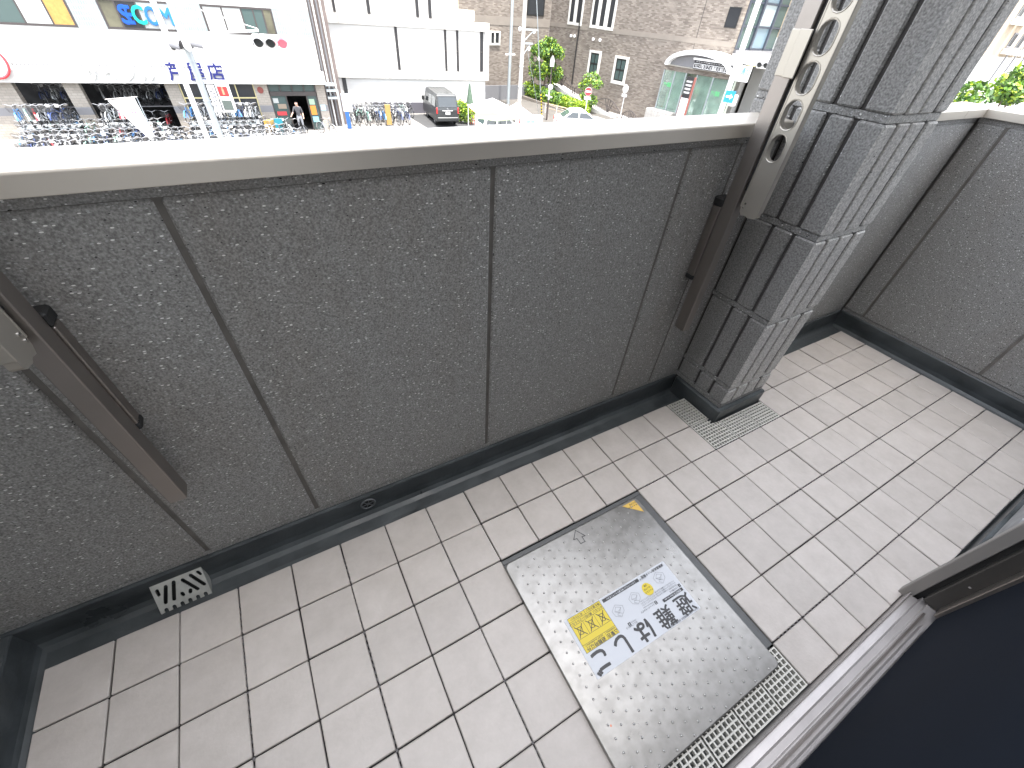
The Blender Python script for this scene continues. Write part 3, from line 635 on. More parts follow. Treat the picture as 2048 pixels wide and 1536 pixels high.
M_GLASS = mat('window_glass', (.035, .037, .04), .12, spec=.3); M_GLASSG = mat('greenish_glass', (.07, .10, .095), .12, spec=.3)
M_BLIND = mat('white_blind', (.40, .41, .395), .7); M_OLIVE = mat('olive_room', (.09, .085, .055), .7, var=.4, vscale=1.5); M_ORANGE = mat('orange_board', (.40, .22, .06), .7, var=.15)
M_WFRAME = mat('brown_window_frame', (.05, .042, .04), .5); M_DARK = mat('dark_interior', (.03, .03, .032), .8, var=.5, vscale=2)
M_BLUE = mat('blue_letters', (.008, .012, .12), .5); M_RED = mat('red_sign', (.62, .05, .06), .4)
M_STONEW = mat('pale_stone_trim', (.60, .585, .55), .8, var=.05)
M_STEEL = mat('galvanised_pole', (.42, .46, .48), .45, .5, var=.08); M_WPAINT = mat('white_paint', (.78, .78, .77), .4); M_POLECON = mat('concrete_pole', (.42, .40, .37), .85, var=.1, vscale=3)
M_DKPOLE = mat('brown_pole', (.07, .055, .05), .5)
M_GREYM = mat('grey_metal', (.20, .2, .21), .5, .3)

mb = MB(); mb.bx(-900, 1200, -600, 1500, ZG-.5, ZG); structure(mb.build('ground', M_PAVE))
mb = MB(); mb.bx(-200, 300, 3.5, 27.5, ZG, ZG+.004); structure(mb.build('road', M_ASPH))
mb = MB()
for k in range(-12, 40): mb.bx(k*6, k*6+3.2, 15.4, 15.55, ZG+.004, ZG+.008)
structure(mb.build('lane_marking', M_WPAINT)); bpy.data.objects['lane_marking'].parent = bpy.data.objects['road']; del bpy.data.objects['lane_marking']['kind']; bpy.data.objects['lane_marking']['kind'] = 'stuff'

mb = MB(); mb._add([(20.5, 27.4, ZG+.004), (32.6, 27.4, ZG+.004), (31.2, 75, ZG+.004), (19.5, 75, ZG+.004)], [(0, 1, 2, 3)]); structure(mb.build('side_road', mat('worn_side_road', (.085, .078, .07), .9, var=.15, vscale=1.2)))
mb = MB(); mb.bx(13.2, 17.2, 29.5, 37.9, ZG+.004, ZG+.0075); structure(mb.build('asphalt_patch', mat('dark_asphalt', (.045, .045, .046), .9, var=.1, vscale=2)))  # darker asphalt sheet under and around the van
S_ = Plane(3.95, 34.18, -4); W_P = Plane(14.54, 38.25, -8); B_ = Plane(33.62, 31.23, -82)
def plane_thing(name, label, cat, pl): return thing(name, label, cat, (pl.p.x, pl.p.y, ZG), pl.a)
def lz(z): return z-ZG
def window(parent, s0, s1, z0, z1, n=0.0, fr=.06, fm=M_WFRAME, panes=((0, 1, None),), d=.09, trim=None, hbar=None):
    """framed window in local plane coords: frame part, panes as sub-parts"""
    mb = MB(); y0, y1 = n-.03, n+d
    mb.bx(s0, s1, y0, y1, lz(z0), lz(z0)+fr); mb.bx(s0, s1, y0, y1, lz(z1)-fr, lz(z1)); mb.bx(s0, s0+fr, y0, y1, lz(z0)+fr, lz(z1)-fr); mb.bx(s1-fr, s1, y0, y1, lz(z0)+fr, lz(z1)-fr)
    W = s1-s0
    for a, b, m in panes:
        if a > 0: mb.bx(s0+W*a-fr*.4, s0+W*a+fr*.4, y0+.005, y1, lz(z0)+fr, lz(z1)-fr)
    if hbar: mb.bx(s0+fr, s1-fr, y0+.006, y1, lz(z0)+(z1-z0)*hbar-fr*.6, lz(z0)+(z1-z0)*hbar+fr*.6)
    f = mb.build('window', fm, parent)
    for a, b, m in panes:
        MB().bx(s0+W*a+fr*.3, s0+W*b-fr*.3, n-.008, n+.004, lz(z0)+fr*.5, lz(z1)-fr*.5).build('pane', m or M_GLASS, f)
    if trim:
        t = MB(); tt = trim
        t.bx(s0-tt, s1+tt, n-.07, n+.05, lz(z0)-tt, lz(z0)-.002); t.bx(s0-tt, s1+tt, n-.07, n+.05, lz(z1)+.002, lz(z1)+tt*.7); t.bx(s0-tt, s0-.002, n-.07, n+.05, lz(z0)-.001, lz(z1)+.001); t.bx(s1+.002, s1+tt, n-.07, n+.05, lz(z0)-.001, lz(z1)+.001)
        t.build('stone_surround', M_STONEW, f)
    return f

# ---- bicycle shop
sh = plane_thing('bicycle_shop', 'white two-storey bicycle shop across the street with blue lettering over its open front', 'building', S_)
SL, SR = -16.0, 2.72; ZLIN = -3.08; ZSILL = -.86; ZTOP = .32; ZZIG = -2.5
mb = MB()
mb.bx(SL, SR, .0, .35, lz(ZZIG), lz(ZSILL)); mb.bx(SL, SR, .0, .35, lz(ZTOP), lz(5.5))                       # spandrel, upper wall
mb.bx(SL, SR, .2, .4, lz(ZSILL)-.001, lz(ZTOP)+.001)                                                          # behind the window strip
mb.bx(SR-.2, SR, .36, 11, 0, lz(5.5)); mb.bx(SL, SR, 10.8, 11, 0, lz(5.5)); mb.bx(SL, SR-.2, .41, 10.8, lz(5.3), lz(5.5)); mb.bx(SL, SR-.2, .41, 10.8, lz(-2.7), lz(-2.6))
mb.build('wall', M_WHITEW, sh)
for a, b in ((-8.56, -7.34), (-4.06, -2.79), (.745, SR+.002)): MB().bx(a, b, -.012, .19, lz(ZSILL)+.001, lz(ZTOP)-.001).build('mosaic_panel', M_MOSAIC, sh)
window(sh, -13.2, -8.57, ZSILL, ZTOP, panes=((0, .33, M_OLIVE), (.33, .57, M_GLASSG), (.57, .80, M_BLIND), (.80, 1, M_ORANGE)), fr=.09)
window(sh, -7.33, -4.07, ZSILL, ZTOP, panes=((0, .22, M_OLIVE), (.22, .5, M_GLASS), (.5, .75, M_BLIND), (.75, 1, M_BLIND)), fr=.09)
window(sh, -2.78, .744, ZSILL, ZTOP, panes=((0, .28, M_BLIND), (.28, .55, M_BLIND), (.55, .72, M_GLASSG), (.72, .86, M_GLASSG), (.86, 1, M_OLIVE)), fr=.09)
mb = MB()
for x in (-8.57, -7.33, -2.78, .75): mb.bx(x-.012, x+.012, -.006, .001, lz(ZZIG), lz(ZSILL)-.01)
stuff(mb.build('panel_joint', M_GREYM, sh))
# fascia with zig-zag flashing
mb = MB(); mb.prism([(-.35, lz(ZLIN)), (-.35, lz(ZZIG)-.06), (-.3, lz(ZZIG)), (-.001, lz(ZZIG)+.02), (-.001, lz(ZLIN))], 'x', SL, SR+.12); mb.build('fascia', M_WHITEW, sh)
mb = MB(); x = SL
while x < SR:
    mb.prism([(x, lz(ZZIG)+.17), (x+.13, lz(ZZIG)+.17), (x+.065, lz(ZZIG)+.05)], 'y', -.03, -.012); x += .155
stuff(mb.build('zigzag_flashing', M_GREYM, sh))
def sign_text(parent, body, s0, s1, z0, z1, n, m, bold=.012, ext=.04, name='lettering'):
    me = text_mesh(body, 1.0, m, ext, bold); xs = [v.co.x for v in me.vertices]; ys = [v.co.y for v in me.vertices]
    ax, bx_, ay, by = min(xs), max(xs), min(ys), max(ys)
    for v in me.vertices:
        v.co = ((s0+(v.co.x-ax)/(bx_-ax)*(s1-s0)), n-v.co.z, lz(z0)+(v.co.y-ay)/(by-ay)*(z1-z0))
    me.flip_normals(); return mkobj(name, me, parent)
for k, ch in enumerate('芦屋店'): sign_text(sh, ch, -5.46+k*.98, -4.66+k*.98, -2.95, -2.12, -.42, M_BLUE, .02)
for k, ch in enumerate('サイクル'): sign_text(sh, ch, -9.25+k*.82, -8.6+k*.82, -2.97, -2.25, -.44, M_WPAINT, .02, .07)
sign_text(sh, 'S', -6.56, -6.12, -.66, .12, -.05, mat('secure_blue', (.0, .07, .42), .3), .04); sign_text(sh, 'E', -6.28, -6.02, -.64, .10, -.052, MATS['secure_blue'], .03)
sign_text(sh, 'C', -6.02, -5.46, -.64, .13, -.06, mat('turquoise', (.0, .40, .33), .3), .03); sign_text(sh, 'O', -5.46, -4.86, -.66, .12, -.055, mat('mid_blue', (.015, .13, .36), .3), .03); sign_text(sh, 'M', -4.84, -4.24, -.62, .10, -.06, mat('sky_blue', (.02, .17, .45), .3), .03)
mb = MB(); mb.torus((-12.72, -.55, lz(-2.22)), (0, 1, 0), .66, .06, 32, 8); mb.build('red_ring_emblem', M_RED, sh)
mb = MB(); mb.tube((-12.72, -.5, lz(-2.22)), (-12.72, -.36, lz(-2.22)), .68, 32); mb.build('emblem_disc', M_WPAINT, sh)
# ground floor: columns, openings, glazing
for a, b in ((SL, -12.6), (-10.55, -9.85), (-5.95, -5.28), (-1.36, -.62), (2.2, 2.72)):
    MB().bx(a, b, .03, .5, 0, lz(ZLIN)+.3).build('column', M_COLTILE, sh); MB().bx(a-.004, b+.004, .024, .3, lz(-4.55), lz(-4.2)).build('column_band', M_GREYM, sh)
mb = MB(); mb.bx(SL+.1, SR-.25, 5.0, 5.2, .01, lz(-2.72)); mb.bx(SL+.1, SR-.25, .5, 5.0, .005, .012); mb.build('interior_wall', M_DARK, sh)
mb = MB()
M_YF = mat('yellow_mullion', (.55, .48, .25), .5)
for s in (-5.27, -4.3, -3.35, -2.4, -1.42): mb.bx(s, s+.06, .1, .2, .0, lz(ZLIN)+.2)
for z in (-3.85, -5.5): mb.bx(-5.27, -1.36, .11, .19, lz(z), lz(z)+.06)
stuff(mb.build('shopfront_mullion', M_YF, sh)); MB().bx(-5.27, -1.36, .14, .15, .06, lz(ZLIN)+.2).build('shopfront_glass', M_GLASS, sh)
mb = MB(); mb.bx(-.62, 2.2, .05, .25, lz(-3.72), lz(-3.5)); mb.bx(-.62, -.55, .05, .25, 0, lz(ZLIN)+.2); mb.bx(2.12, 2.2, .05, .25, 0, lz(ZLIN)+.2)
for s in (.05, .75, 1.45): mb.bx(s, s+.06, .06, .24, lz(-3.5), lz(ZLIN)+.2)
mb.bx(.28, .34, .06, .24, 0, lz(-3.72)); mb.bx(1.5, 1.56, .06, .24, 0, lz(-3.72)); mb.build('entrance_frame', M_WFRAME, sh)
for a, b in ((-.55, .05), (.11, .75), (.81, 1.45), (1.51, 2.12)): MB().bx(a, b, .15, .16, lz(-3.5), lz(ZLIN)+.2).build('transom_pane', M_GLASSG, sh)
for a, b in ((-.55, .28), (1.56, 2.12)): MB().bx(a, b, .14, .15, .05, lz(-3.72)).build('door_glass', M_GLASSG, sh)
def poster(s0, s1, z0, z1, m, n=.11): MB().bx(s0, s1, n, n+.012, lz(z0), lz(z1)).build('poster', m, sh)
poster(-.5, -.2, -4.1, -3.85, M_BLIND); poster(-.45, .1, -4.75, -4.55, M_RED); poster(-.3, .2, -4.4, -4.15, mat('brown_poster', (.25, .2, .15), .7)); poster(1.6, 1.95, -4.75, -4.25, mat('orange_poster', (.75, .25, .04), .6))
poster(1.62, 1.98, -5.15, -4.85, mat('cyan_poster', (.3, .6, .72), .6)); poster(1.62, 1.95, -4.2, -3.9, mat('green_poster', (.3, .42, .3), .6)); poster(2.26, 2.55, -4.5, -4.2, mat('pale_blue_poster', (.45, .65, .72), .6), .01)
mb = MB(); mb.tube((-1.05, .0, lz(-3.42)), (-1.05, .03, lz(-3.42)), .17, 16); mb.build('round_plaque', mat('maroon', (.2, .05, .04), .6), sh)

# ---- alley pipes between shop and white block
al = plane_thing('neighbour_house', 'narrow brown house side with drainpipes in the alley beside the bicycle shop', 'building', S_)
MB().bx(2.80, 3.9, 1.5, 10, 0, lz(4)).build('wall', mat('brown_cladding', (.16, .13, .12), .8, var=.15, vscale=2), al)
for x, m in ((2.95, M_GREYM), (3.15, M_WPAINT), (3.38, M_GREYM), (3.6, M_STONEW)): MB().tube((x, 1.2, 0), (x, 1.2, lz(4)), .055, 8).build('drainpipe', m, al)
for z in (-3.3, -3.6, -4.0): MB().bx(2.9, 3.5, .7, 1.4, lz(z), lz(z)+.12).build('meter_box', M_STEEL, al)

# ---- white office block
wb = plane_thing('office_block', 'white concrete office block with narrow dark slit windows and weathered slab bands', 'building', W_P)
WL, WR = -6.1, 5.9
mb = MB(); mb.bx(WL, 5.75, .12, 13, lz(-3.1), lz(-.2)); mb.bx(WL+.1, 5.66, .16, 13, 0, lz(-3.1)); mb.bx(WL, 3.35, .15, 13, lz(-.2), lz(6)); mb.build('wall', M_WHITEW, wb)
W1 = W_P
for z0, z1, nm in ((-.36, .13, 'slab_band'), (-3.36, -2.87, 'slab_band')): MB().bx(WL, WR, 0, .5, lz(z0), lz(z1)).build(nm, M_STREAK, wb)
MB().bx(WR-.32, WR-.002, .003, 12.9, lz(-2.87)+.001, lz(-.36)-.001).build('end_wall', M_WHITEW, wb)
def slit(u0, v0, u1, v1, top=None, m=M_GLASS):
    s0, z1 = W_P.sz(600+u0*.2441, v0*.2441); s1, z0 = W_P.sz(600+u1*.2441, v1*.2441)
    if top: z1 = top
    window(wb, s0, s1, z0+.0, z1, n=.105, fr=.05, panes=((0, 1, m),), hbar=.5, d=.05)
slit(770, 215, 830, 575); slit(1180, 240, 1213, 585); slit(1280, 246, 1308, 588); slit(1478, 258, 1503, 590)
for u0, u1, v1 in ((275, 298, 100), (556, 583, 118), (955, 981, 146), (1058, 1085, 153)):
    s0, _ = W_P.sz(600+u0*.2441, v1*.2441); s1, z0 = W_P.sz(600+u1*.2441, v1*.2441); window(wb, s0, s1, max(z0, .135), 2.6, n=.13, fr=.05, d=.04)
s0, _ = W_P.sz(600+372*.2441, 800*.2441); MB().bx(s0, s0+.28, .1, .17, .3, lz(-3.38)).build('dark_slit', M_GLASS, wb)
MB().bx(-3.7, 5.55, .10, .17, .001, lz(-4.87)).build('dark_base', mat('dark_plinth', (.10, .095, .11), .8), wb)
mb = MB(); mb.cbx(3.6, 5.2, 1.5, 4, lz(.13), lz(.75), .05); mb.build('rooftop_unit', mat('beige_box', (.5, .44, .36), .7), wb)
mb = MB(); mb.cbx(3.5, 4.6, 4, 8, lz(.13), lz(2.6), .02); mb.build('stair_tower', mat('tan_wall', (.55, .45, .34), .8), wb)

# ---- brick medical building (faces the side street)
bb = plane_thing('brick_building', 'mottled brown brick building on the corner with white-framed windows', 'building', B_)
BL, BR = -14.9, 5.5
mb = MB(); mb.bx(BL, BR, 0, .6, 0, lz(9)); mb.build('wall', M_BRICK, bb)
mb = MB(); mb.bx(BL, BR+.02, -.02, 0, lz(-.05), lz(.27)); mb.build('string_course', M_BAND, bb)
mb = MB(); mb.bx(2.3, 2.34, -.012, 0, 0, lz(9)); mb.build('movement_joint', M_WFRAME, bb)
def b_win(TL, BR_, **k):
    s0, z1 = B_.sz(*TL); s1, z0 = B_.sz(*BR_); return window(bb, s0, s1, z0, z1, n=-.02, d=.06, **k)
c3 = lambda x, y: (900+x*.3125, y*.3125)
b_win(c3(908, 335), c3(938, 480), fr=.10, trim=.24, panes=((0, .5, M_GLASSG), (.5, 1, M_GLASSG)), hbar=.5, fm=M_BLACK)
b_win(c3(1072, 372), c3(1106, 524), fr=.10, trim=.24, panes=((0, .5, M_GLASSG), (.5, 1, M_GLASSG)), hbar=.5, fm=M_BLACK)
for a, b, v1 in ((765, 782, 140), (808, 826, 147), (908, 922, 160), (955, 971, 168), (1006, 1023, 176)):
    s0, _ = B_.sz(*c3(a, v1)); s1, z0 = B_.sz(*c3(b, v1)); s1 = max(s1, s0+.55); window(bb, s0, s1, z0, 4.2, n=-.02, d=.06, fr=.05, trim=.2, fm=M_BLACK, hbar=.6)
s0, z1 = B_.sz(*c3(1835, 45)); s1, z0 = B_.sz(*c3(1850, 185)); window(bb, s0-.5, s0+.45, z0, z1, n=-.02, d=.05, fr=.05, fm=M_BLACK)
p0 = B_.sz(*c3(852, 0)); p1 = B_.sz(*c3(782, 545)); MB().tube((p1[0], -.09, lz(p1[1])), (p1[0], -.09, lz(9)), .06, 8).build('drainpipe', M_BLACK, bb)
for x, y in ((780, 230), (803, 232), (922, 252), (965, 258)):
    s, z = B_.sz(*c3(x, y)); mb = MB(); mb.cbx(s-.09, s+.09, -.22, -.0, lz(z)-.1, lz(z)+.1, .04); mb.build('wall_vent', M_WPAINT, bb)
# second wing, further up the side street
cx_ = B_.W(BL, 0); WG = Plane(cx_.x, cx_.y, 4)
bw = thing('brick_wing', 'brown brick wing behind the utility poles at the head of the side street', 'building', (cx_.x, cx_.y, ZG), WG.a)
mb = MB(); mb.bx(-13, -.01, 0, 10, 0, lz(9)); mb.build('wall', M_BRICK, bw)
mb = MB(); mb.bx(-13, -.02, -.02, 0, lz(-.2), lz(.4)); mb.build('string_course', M_BAND, bw)
for u0, u1 in ((982, 985.5), (990.5, 995)):
    s0, z1 = WG.sz(u0, 65); s1, z0 = WG.sz(u1, 86); window(bw, s0, s1+.1, z0, z1, n=-.02, d=.05, fr=.05, trim=.16, fm=M_BLACK)
s0, _ = WG.sz(1053, 30); s1, z0 = WG.sz(1087, 33); window(bw, s0, s1, z0, z0+3.5, n=-.02, d=.05, fr=.12, fm=M_BLACK)
MB().bx(-12, -1.2, -2.2, -2.0, 0, 1.15).build('forecourt_wall', M_GREYM, bw)

# ---- pharmacy front with curved canopy at the corner of the brick building
P1 = B_.off(-1.3)
ph = plane_thing('pharmacy_front', 'glazed pharmacy bay under a curved grey canopy at the brick corner', 'shopfront', B_)
k8 = lambda x, y: (1290+x*.12367, 60+y*.12367)
a0, zc = P1.sz(*k8(300, 690)); a1, _ = P1.sz(*k8(1390, 740)); zb = ZG
zt = P1.Z(*k8(700, 700)); zs = P1.Z(*k8(520, 590)); zarc = P1.Z(*k8(900, 330))
mb = MB(); mb.bx(a0, a1, -1.3, -.01, lz(zt), lz(zs)); mb.build('brick_fascia', M_BRICK, ph)
MB().bx(a0-.05, a1+.05, -1.36, -.01, lz(zs)+.001, lz(zs)+.07).build('fascia_cap', M_STONEW, ph)
arc0, _ = P1.sz(*k8(400, 500)); arc1 = a1+.2; mb = MB(); n = 14; rr_o = []; hc = (arc1-arc0)/2; rise = zarc-zs-.05
def arc(h, ins): return [(arc0+hc-(hc-ins)*math.cos(math.pi*i/n), lz(zs)+.08+(h)*math.sin(math.pi*i/n)) for i in range(n+1)]
o_, i_ = arc(rise, 0), arc(rise-.28, .25)
for k in range(n): mb.prism([o_[k], o_[k+1], i_[k+1], i_[k]], 'y', -1.9, -.05)
stuff(mb.build('curved_canopy', M_WPAINT, ph))
mb = MB(); mb.prism(arc(rise-.29, .26), 'y', -1.5, -.05); mb.build('canopy_recess', M_GREYM, ph)
mb = MB(); mb.bx(a0+.05, a1-.05, -1.28, -.02, .02, .35); mb.build('plinth', M_STONEW, ph)
mb = MB(); mb.bx(a0+.1, a1-.1, -.3, -.05, .36, lz(zt)-.01); mb.build('shop_interior', mat('pale_shop_interior', (.33, .36, .30), .8, var=.4, vscale=1.2), ph)
M_SHOPGL = mat('clear_green_glass', (.75, .95, .88), .03, spec=.6, trans=.9)
W = a1-a0
for f0, f1 in ((0, .18), (.18, .36), (.53, .77), (.77, 1)): MB().bx(a0+W*f0+.05, a0+W*f1-.05, -1.22, -1.2, .36, lz(zt)-.01).build('shop_pane', M_SHOPGL, ph)
mb = MB()
for f in (0, .18, .36, .53, .77, 1): mb.bx(a0+W*f-.045, a0+W*f+.045, -1.26, -1.16, .351, lz(zt)-.002)
stuff(mb.build('glazing_bar', M_STEEL, ph))
for f0, f1 in ((.05, .33), (.56, .68), (.72, .86)): MB().cbx(a0+W*f0, a0+W*f1, -1.0, -.5, .36, 1.25, .08).build('counter', mat('cream_counter', (.6, .58, .44), .6), ph)
for f in (.09, .85): sign_text(ph, 'アイ薬局', a0+W*f-.28, a0+W*f+.42, zt-1.05, zt-.75, -1.24, mat('green_letters', (.1, .6, .2), .5), .01, .004)
# black sign boards over the bay
g0, gz1 = P1.sz(*k8(850, 480)); g1, gz0 = P1.sz(*k8(1300, 700))
g1 = a1+.1
MB().bx(g0, g1, -1.62, -1.42, lz(gz0), lz(gz1)).build('sign_board', mat('black_sign', (.025, .024, .026), .4), ph); MB().bx(g0-.1, g1+.1, -1.7, -1.4, lz(gz1)+.002, lz(gz1)+.12).build('sign_cap', M_WPAINT, ph)
zz = gz0+(gz1-gz0)*.68
sign_text(ph, 'アネシア芦屋メディカルモール', g0+.15, g1-.15, zz+.05, gz1-.06, -1.63, M_WPAINT, .012, .004)
wq = (g1-g0)/3
for q, tx in enumerate(('クリニック芦屋', 'アイ薬局', '眼科 皮フ科')):
    fr_ = MB(); x0, x1 = g0+wq*q+.03, g0+wq*(q+1)-.03; z0, z1 = lz(gz0)+.05, lz(zz)-.02; t = .025
    fr_.bx(x0, x1, -1.64, -1.625, z0, z0+t); fr_.bx(x0, x1, -1.64, -1.625, z1-t, z1); fr_.bx(x0, x0+t, -1.64, -1.625, z0+t, z1-t); fr_.bx(x1-t, x1, -1.64, -1.625, z0+t, z1-t); fr_.build('sign_frame', M_WPAINT, ph)
    sign_text(ph, tx, x0+.12, x1-.12, (gz0+zz)/2-.12, (gz0+zz)/2+.12, -1.63, M_WPAINT, .012, .004)
# totem sign
P2 = B_.off(-2.4); t0, tz1 = P2.sz(*k8(690, 750)); t1, _ = P2.sz(*k8(800, 780)); tq = P2.W(t0, 0)
tt = thing('totem_sign', 'tall sign totem, black above and white below, in front of the pharmacy', 'sign', (tq.x, tq.y, ZG), B_.a); tw = max(t1-t0, .55)
MB().bx(-.02, tw, -.01, .16, .25, lz(tz1)*.66).build('white_panel', M_WPAINT, tt); MB().bx(-.02, tw, -.01, .16, lz(tz1)*.66+.002, lz(tz1)).build('black_panel', MATS['black_sign'], tt); MB().bx(-.07, -.021, .0, .15, 0, lz(tz1)*.7).build('brown_post', mat('red_brown_post', (.28, .1, .08), .6), tt); MB().bx(tw+.001, tw+.1, .0, .15, 0, lz(tz1)).build('brown_post', MATS['red_brown_post'], tt)
for k in range(4): sign_text(tt, '内科皮膚科', .04, tw-.06, tz1-.35-k*.22, tz1-.21-k*.22, -.02, M_WPAINT, .02, .003)
# stone planter at the corner
P3 = B_.off(-2.0); a, zp = P3.sz(1292, 215); b, _ = P3.sz(1340, 228); q = P3.W(a, 0)
MBp = MB(); MBp.cbx(0, max(b-a, 2.5), 0, 1.6, 0, lz(zp)*1.0 if lz(zp) > .4 else .9, .05); pl_ = MBp.build('stone_planter', mat('rough_granite', (.42, .40, .37), .9, var=.2, vscale=5)); pl_.location = (q.x, q.y, ZG); pl_.rotation_euler = (0, 0, B_.a); tag(pl_, 'rough pale granite planter at the foot of the brick corner', 'planter')

# ---- glass building and its dark entrance, right of the brick corner
gq = B_.W(5.5, .3); GB = Plane(gq.x, gq.y, 5)
gb = plane_thing('glass_building', 'glass-fronted building with dark mullions seen left of the folded post', 'building', GB)
s0 = GB.S(1485, 40); s1 = GB.S(1640, 40); zf = GB.Z(1540, 100)
s0 = .2; mb = MB(); mb.bx(s0-.1, s1+16, .3, 12, lz(zf)-.2, lz(12)); mb.build('wall', mat('glass_backing', (.10, .12, .14), .3), gb)
for k in range(8):
    for j in range(7): MB().bx(s0+k*1.9+.1, s0+(k+1)*1.9-.1, .1, .14, lz(zf)+j*1.25+.06, lz(zf)+(j+1)*1.25-.06).build('pane', [M_GLASSG, mat('pale_reflecting_glass', (.3, .36, .38), .1, spec=.8), M_GLASSG, mat('blue_glass', (.14, .2, .24), .07, spec=.8)][(k*3+j*2) % 4], gb)
for k in range(9): MB().bx(s0+k*1.9-.1, s0+k*1.9+.1, -.05, .3, lz(zf), lz(12)).build('mullion', mat('slate_mullion', (.05, .06, .08), .5), gb)
for j in range(8): MB().bx(s0-.1, s0+14.3, .05, .2, lz(zf)+j*1.25-.05, lz(zf)+j*1.25+.05).build('transom', MATS['slate_mullion'], gb)
MB().bx(s0-.1, s1+16, -2.6, .1, lz(zf)-.75, lz(zf)-.25).build('entrance_canopy', M_WPAINT, gb); MB().bx(s0-.1, s1+16, -.2, .25, lz(zf)-.249, lz(zf)-.06).build('ledge', M_GREYM, gb)
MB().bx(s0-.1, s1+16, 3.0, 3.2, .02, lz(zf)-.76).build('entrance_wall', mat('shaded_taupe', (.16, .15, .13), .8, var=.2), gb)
for k in range(4): MB().bx(s0-.5+k*2.6, s0+.3+k*2.6, 1.5, 1.9, .01, lz(zf)-.76).build('entrance_pier', M_STONEW, gb); MB().bx(s0+.5+k*2.6, s0+1.7+k*2.6, 2.4, 2.45, .01, lz(zf)-.9).build('entrance_glass', mat('yellowish_glass', (.35, .34, .2), .2), gb)
MB().bx(s0-.1, s1+16, -3, 2.9, .001, .012).build('entrance_floor', mat('dark_paving', (.12, .12, .125), .7), gb)

# ---- sunlit building far right
RB = Plane(62, 15.5, 0)
rb = plane_thing('tan_building', 'sunlit tan building beyond the pillar with a white lower storey and slim windows', 'building', RB)
zb_ = RB.Z(1990, 113); MB().bx(-22, 60, 0, 12, lz(zb_), lz(16)).build('wall', mat('tan_render', (.42, .34, .25), .8, var=.12, vscale=1), rb); MB().bx(-22, 60, -.05, 11.9, 0, lz(zb_)-.001).build('white_storey', M_WHITEW, rb)
for u, v0, v1 in ((2010, 64, 95), (2026, 66, 98), (2043, 68, 100), (2060, 70, 102), (2030, 0, 35), (2046, 0, 37)):
    s, z0 = RB.sz(u, v1); _, z1 = RB.sz(u+8, v0); window(rb, s, s+.7, z0, z1, n=-.03, d=.06, fr=.08, fm=M_GREYM); MB().bx(s-.2, s+.9, -.35, -.01, lz(z0)-.35, lz(z0)-.02).build('sill_box', M_STONEW, rb)
for u in (1975, 1993, 2012, 2030):
    s, z0 = RB.sz(u, 162); MB().bx(s, s+.12, -.12, -.052, lz(z0), lz(z0)+1.9).build('slot', M_GREYM, rb)

# ================================================================== PLANTS
def leafmat(name, col):
    m = mat(name, col, .6, var=.35, vscale=2.5, objvar=0); n, l, b = nodes_of(m); b.inputs['Subsurface Weight'].default_value = 0
    return m
M_LEAF = leafmat('green_leaves', (.10, .20, .035)); M_LEAFY = leafmat('yellow_green_leaves', (.26, .37, .02)); M_LEAFD = leafmat('dark_leaves', (.045, .095, .03)); M_BARK = mat('bark', (.12, .09, .07), .9, var=.2, vscale=8)
def leaves(mb, c, rad, n, size, droop=0.0, mi=(0,), rnd=random):
    for _ in range(n):
        while True:
            p = Vector((rnd.uniform(-1, 1), rnd.uniform(-1, 1), rnd.uniform(-1, 1)))
            if .25 < p.length < 1 and (p.length > .55 or rnd.random() < .5): break
        q = Vector(c) + Vector((p.x*rad[0], p.y*rad[1], p.z*rad[2]))
        a = Vector((rnd.gauss(0, 1), rnd.gauss(0, 1), rnd.gauss(0, .6)-droop)).normalized(); b = a.cross(Vector((rnd.gauss(0, 1), rnd.gauss(0, 1), rnd.gauss(0, 1)))).normalized()
        s = size*rnd.uniform(.6, 1.3)
        mb._add([q-a*s, q+b*s*.45, q+a*s, q-b*s*.45], [(0, 1, 2, 3)], rnd.choice(mi))
def tree(name, label, base, trunk_h, clumps, nleaf, size, droop=0, mats=(M_LEAF, M_LEAFY, M_LEAFD), r0=.09, group=None):
    t = thing(name, label, 'tree', base, 0, group); mb = MB(); rnd = random.Random(hash(label) % 999)
    mb.tube((0, 0, 0), (.05, .03, trunk_h*.5), r0, 8, r0*.8); mb.tube((.05, .03, trunk_h*.5), (0, 0, trunk_h), r0*.8, 8, r0*.6)
    for c, rd in clumps: mb.tube((0, 0, trunk_h*.9), c, r0*.5, 6, r0*.15)
    mb.build('trunk', M_BARK, t)
    mb = MB()
    for c, rd in clumps: leaves(mb, c, rd, nleaf, size, droop, (0, 0, 1, 2), rnd)
    mb.build('crown', list(mats), t); return t
random.seed(11)
PT = B_.off(-3.2); s, zc = PT.sz(1094, 105); q = PT.W(s)
rz_ = lambda z: z-ZG
rt_ = random.Random(21); cl = []
for k in range(26):
    a_ = rt_.uniform(0, 6.28); d_ = rt_.uniform(.15, 1.55); hgt = .9-.55*d_+rt_.uniform(-.3, .3)
    cl.append(((d_*.8*math.cos(a_), d_*math.sin(a_), rz_(zc)+hgt-.2), (rt_.uniform(.3, .6), rt_.uniform(.3, .6), rt_.uniform(.25, .5))))
    cl.append(((d_*.9*math.cos(a_), d_*1.1*math.sin(a_), rz_(zc)+hgt-1.3-rt_.uniform(0, .9)), (rt_.uniform(.2, .4), rt_.uniform(.2, .4), rt_.uniform(.5, .9))))
tree('weeping_tree', 'bushy weeping green tree in the angle of the brick building behind the hedge', (q.x, q.y, ZG), rz_(zc)-.3, cl, 130, .12, .9)
PT2 = B_.off(-2.6); s, zc = PT2.sz(1180, 180); q = PT2.W(s)
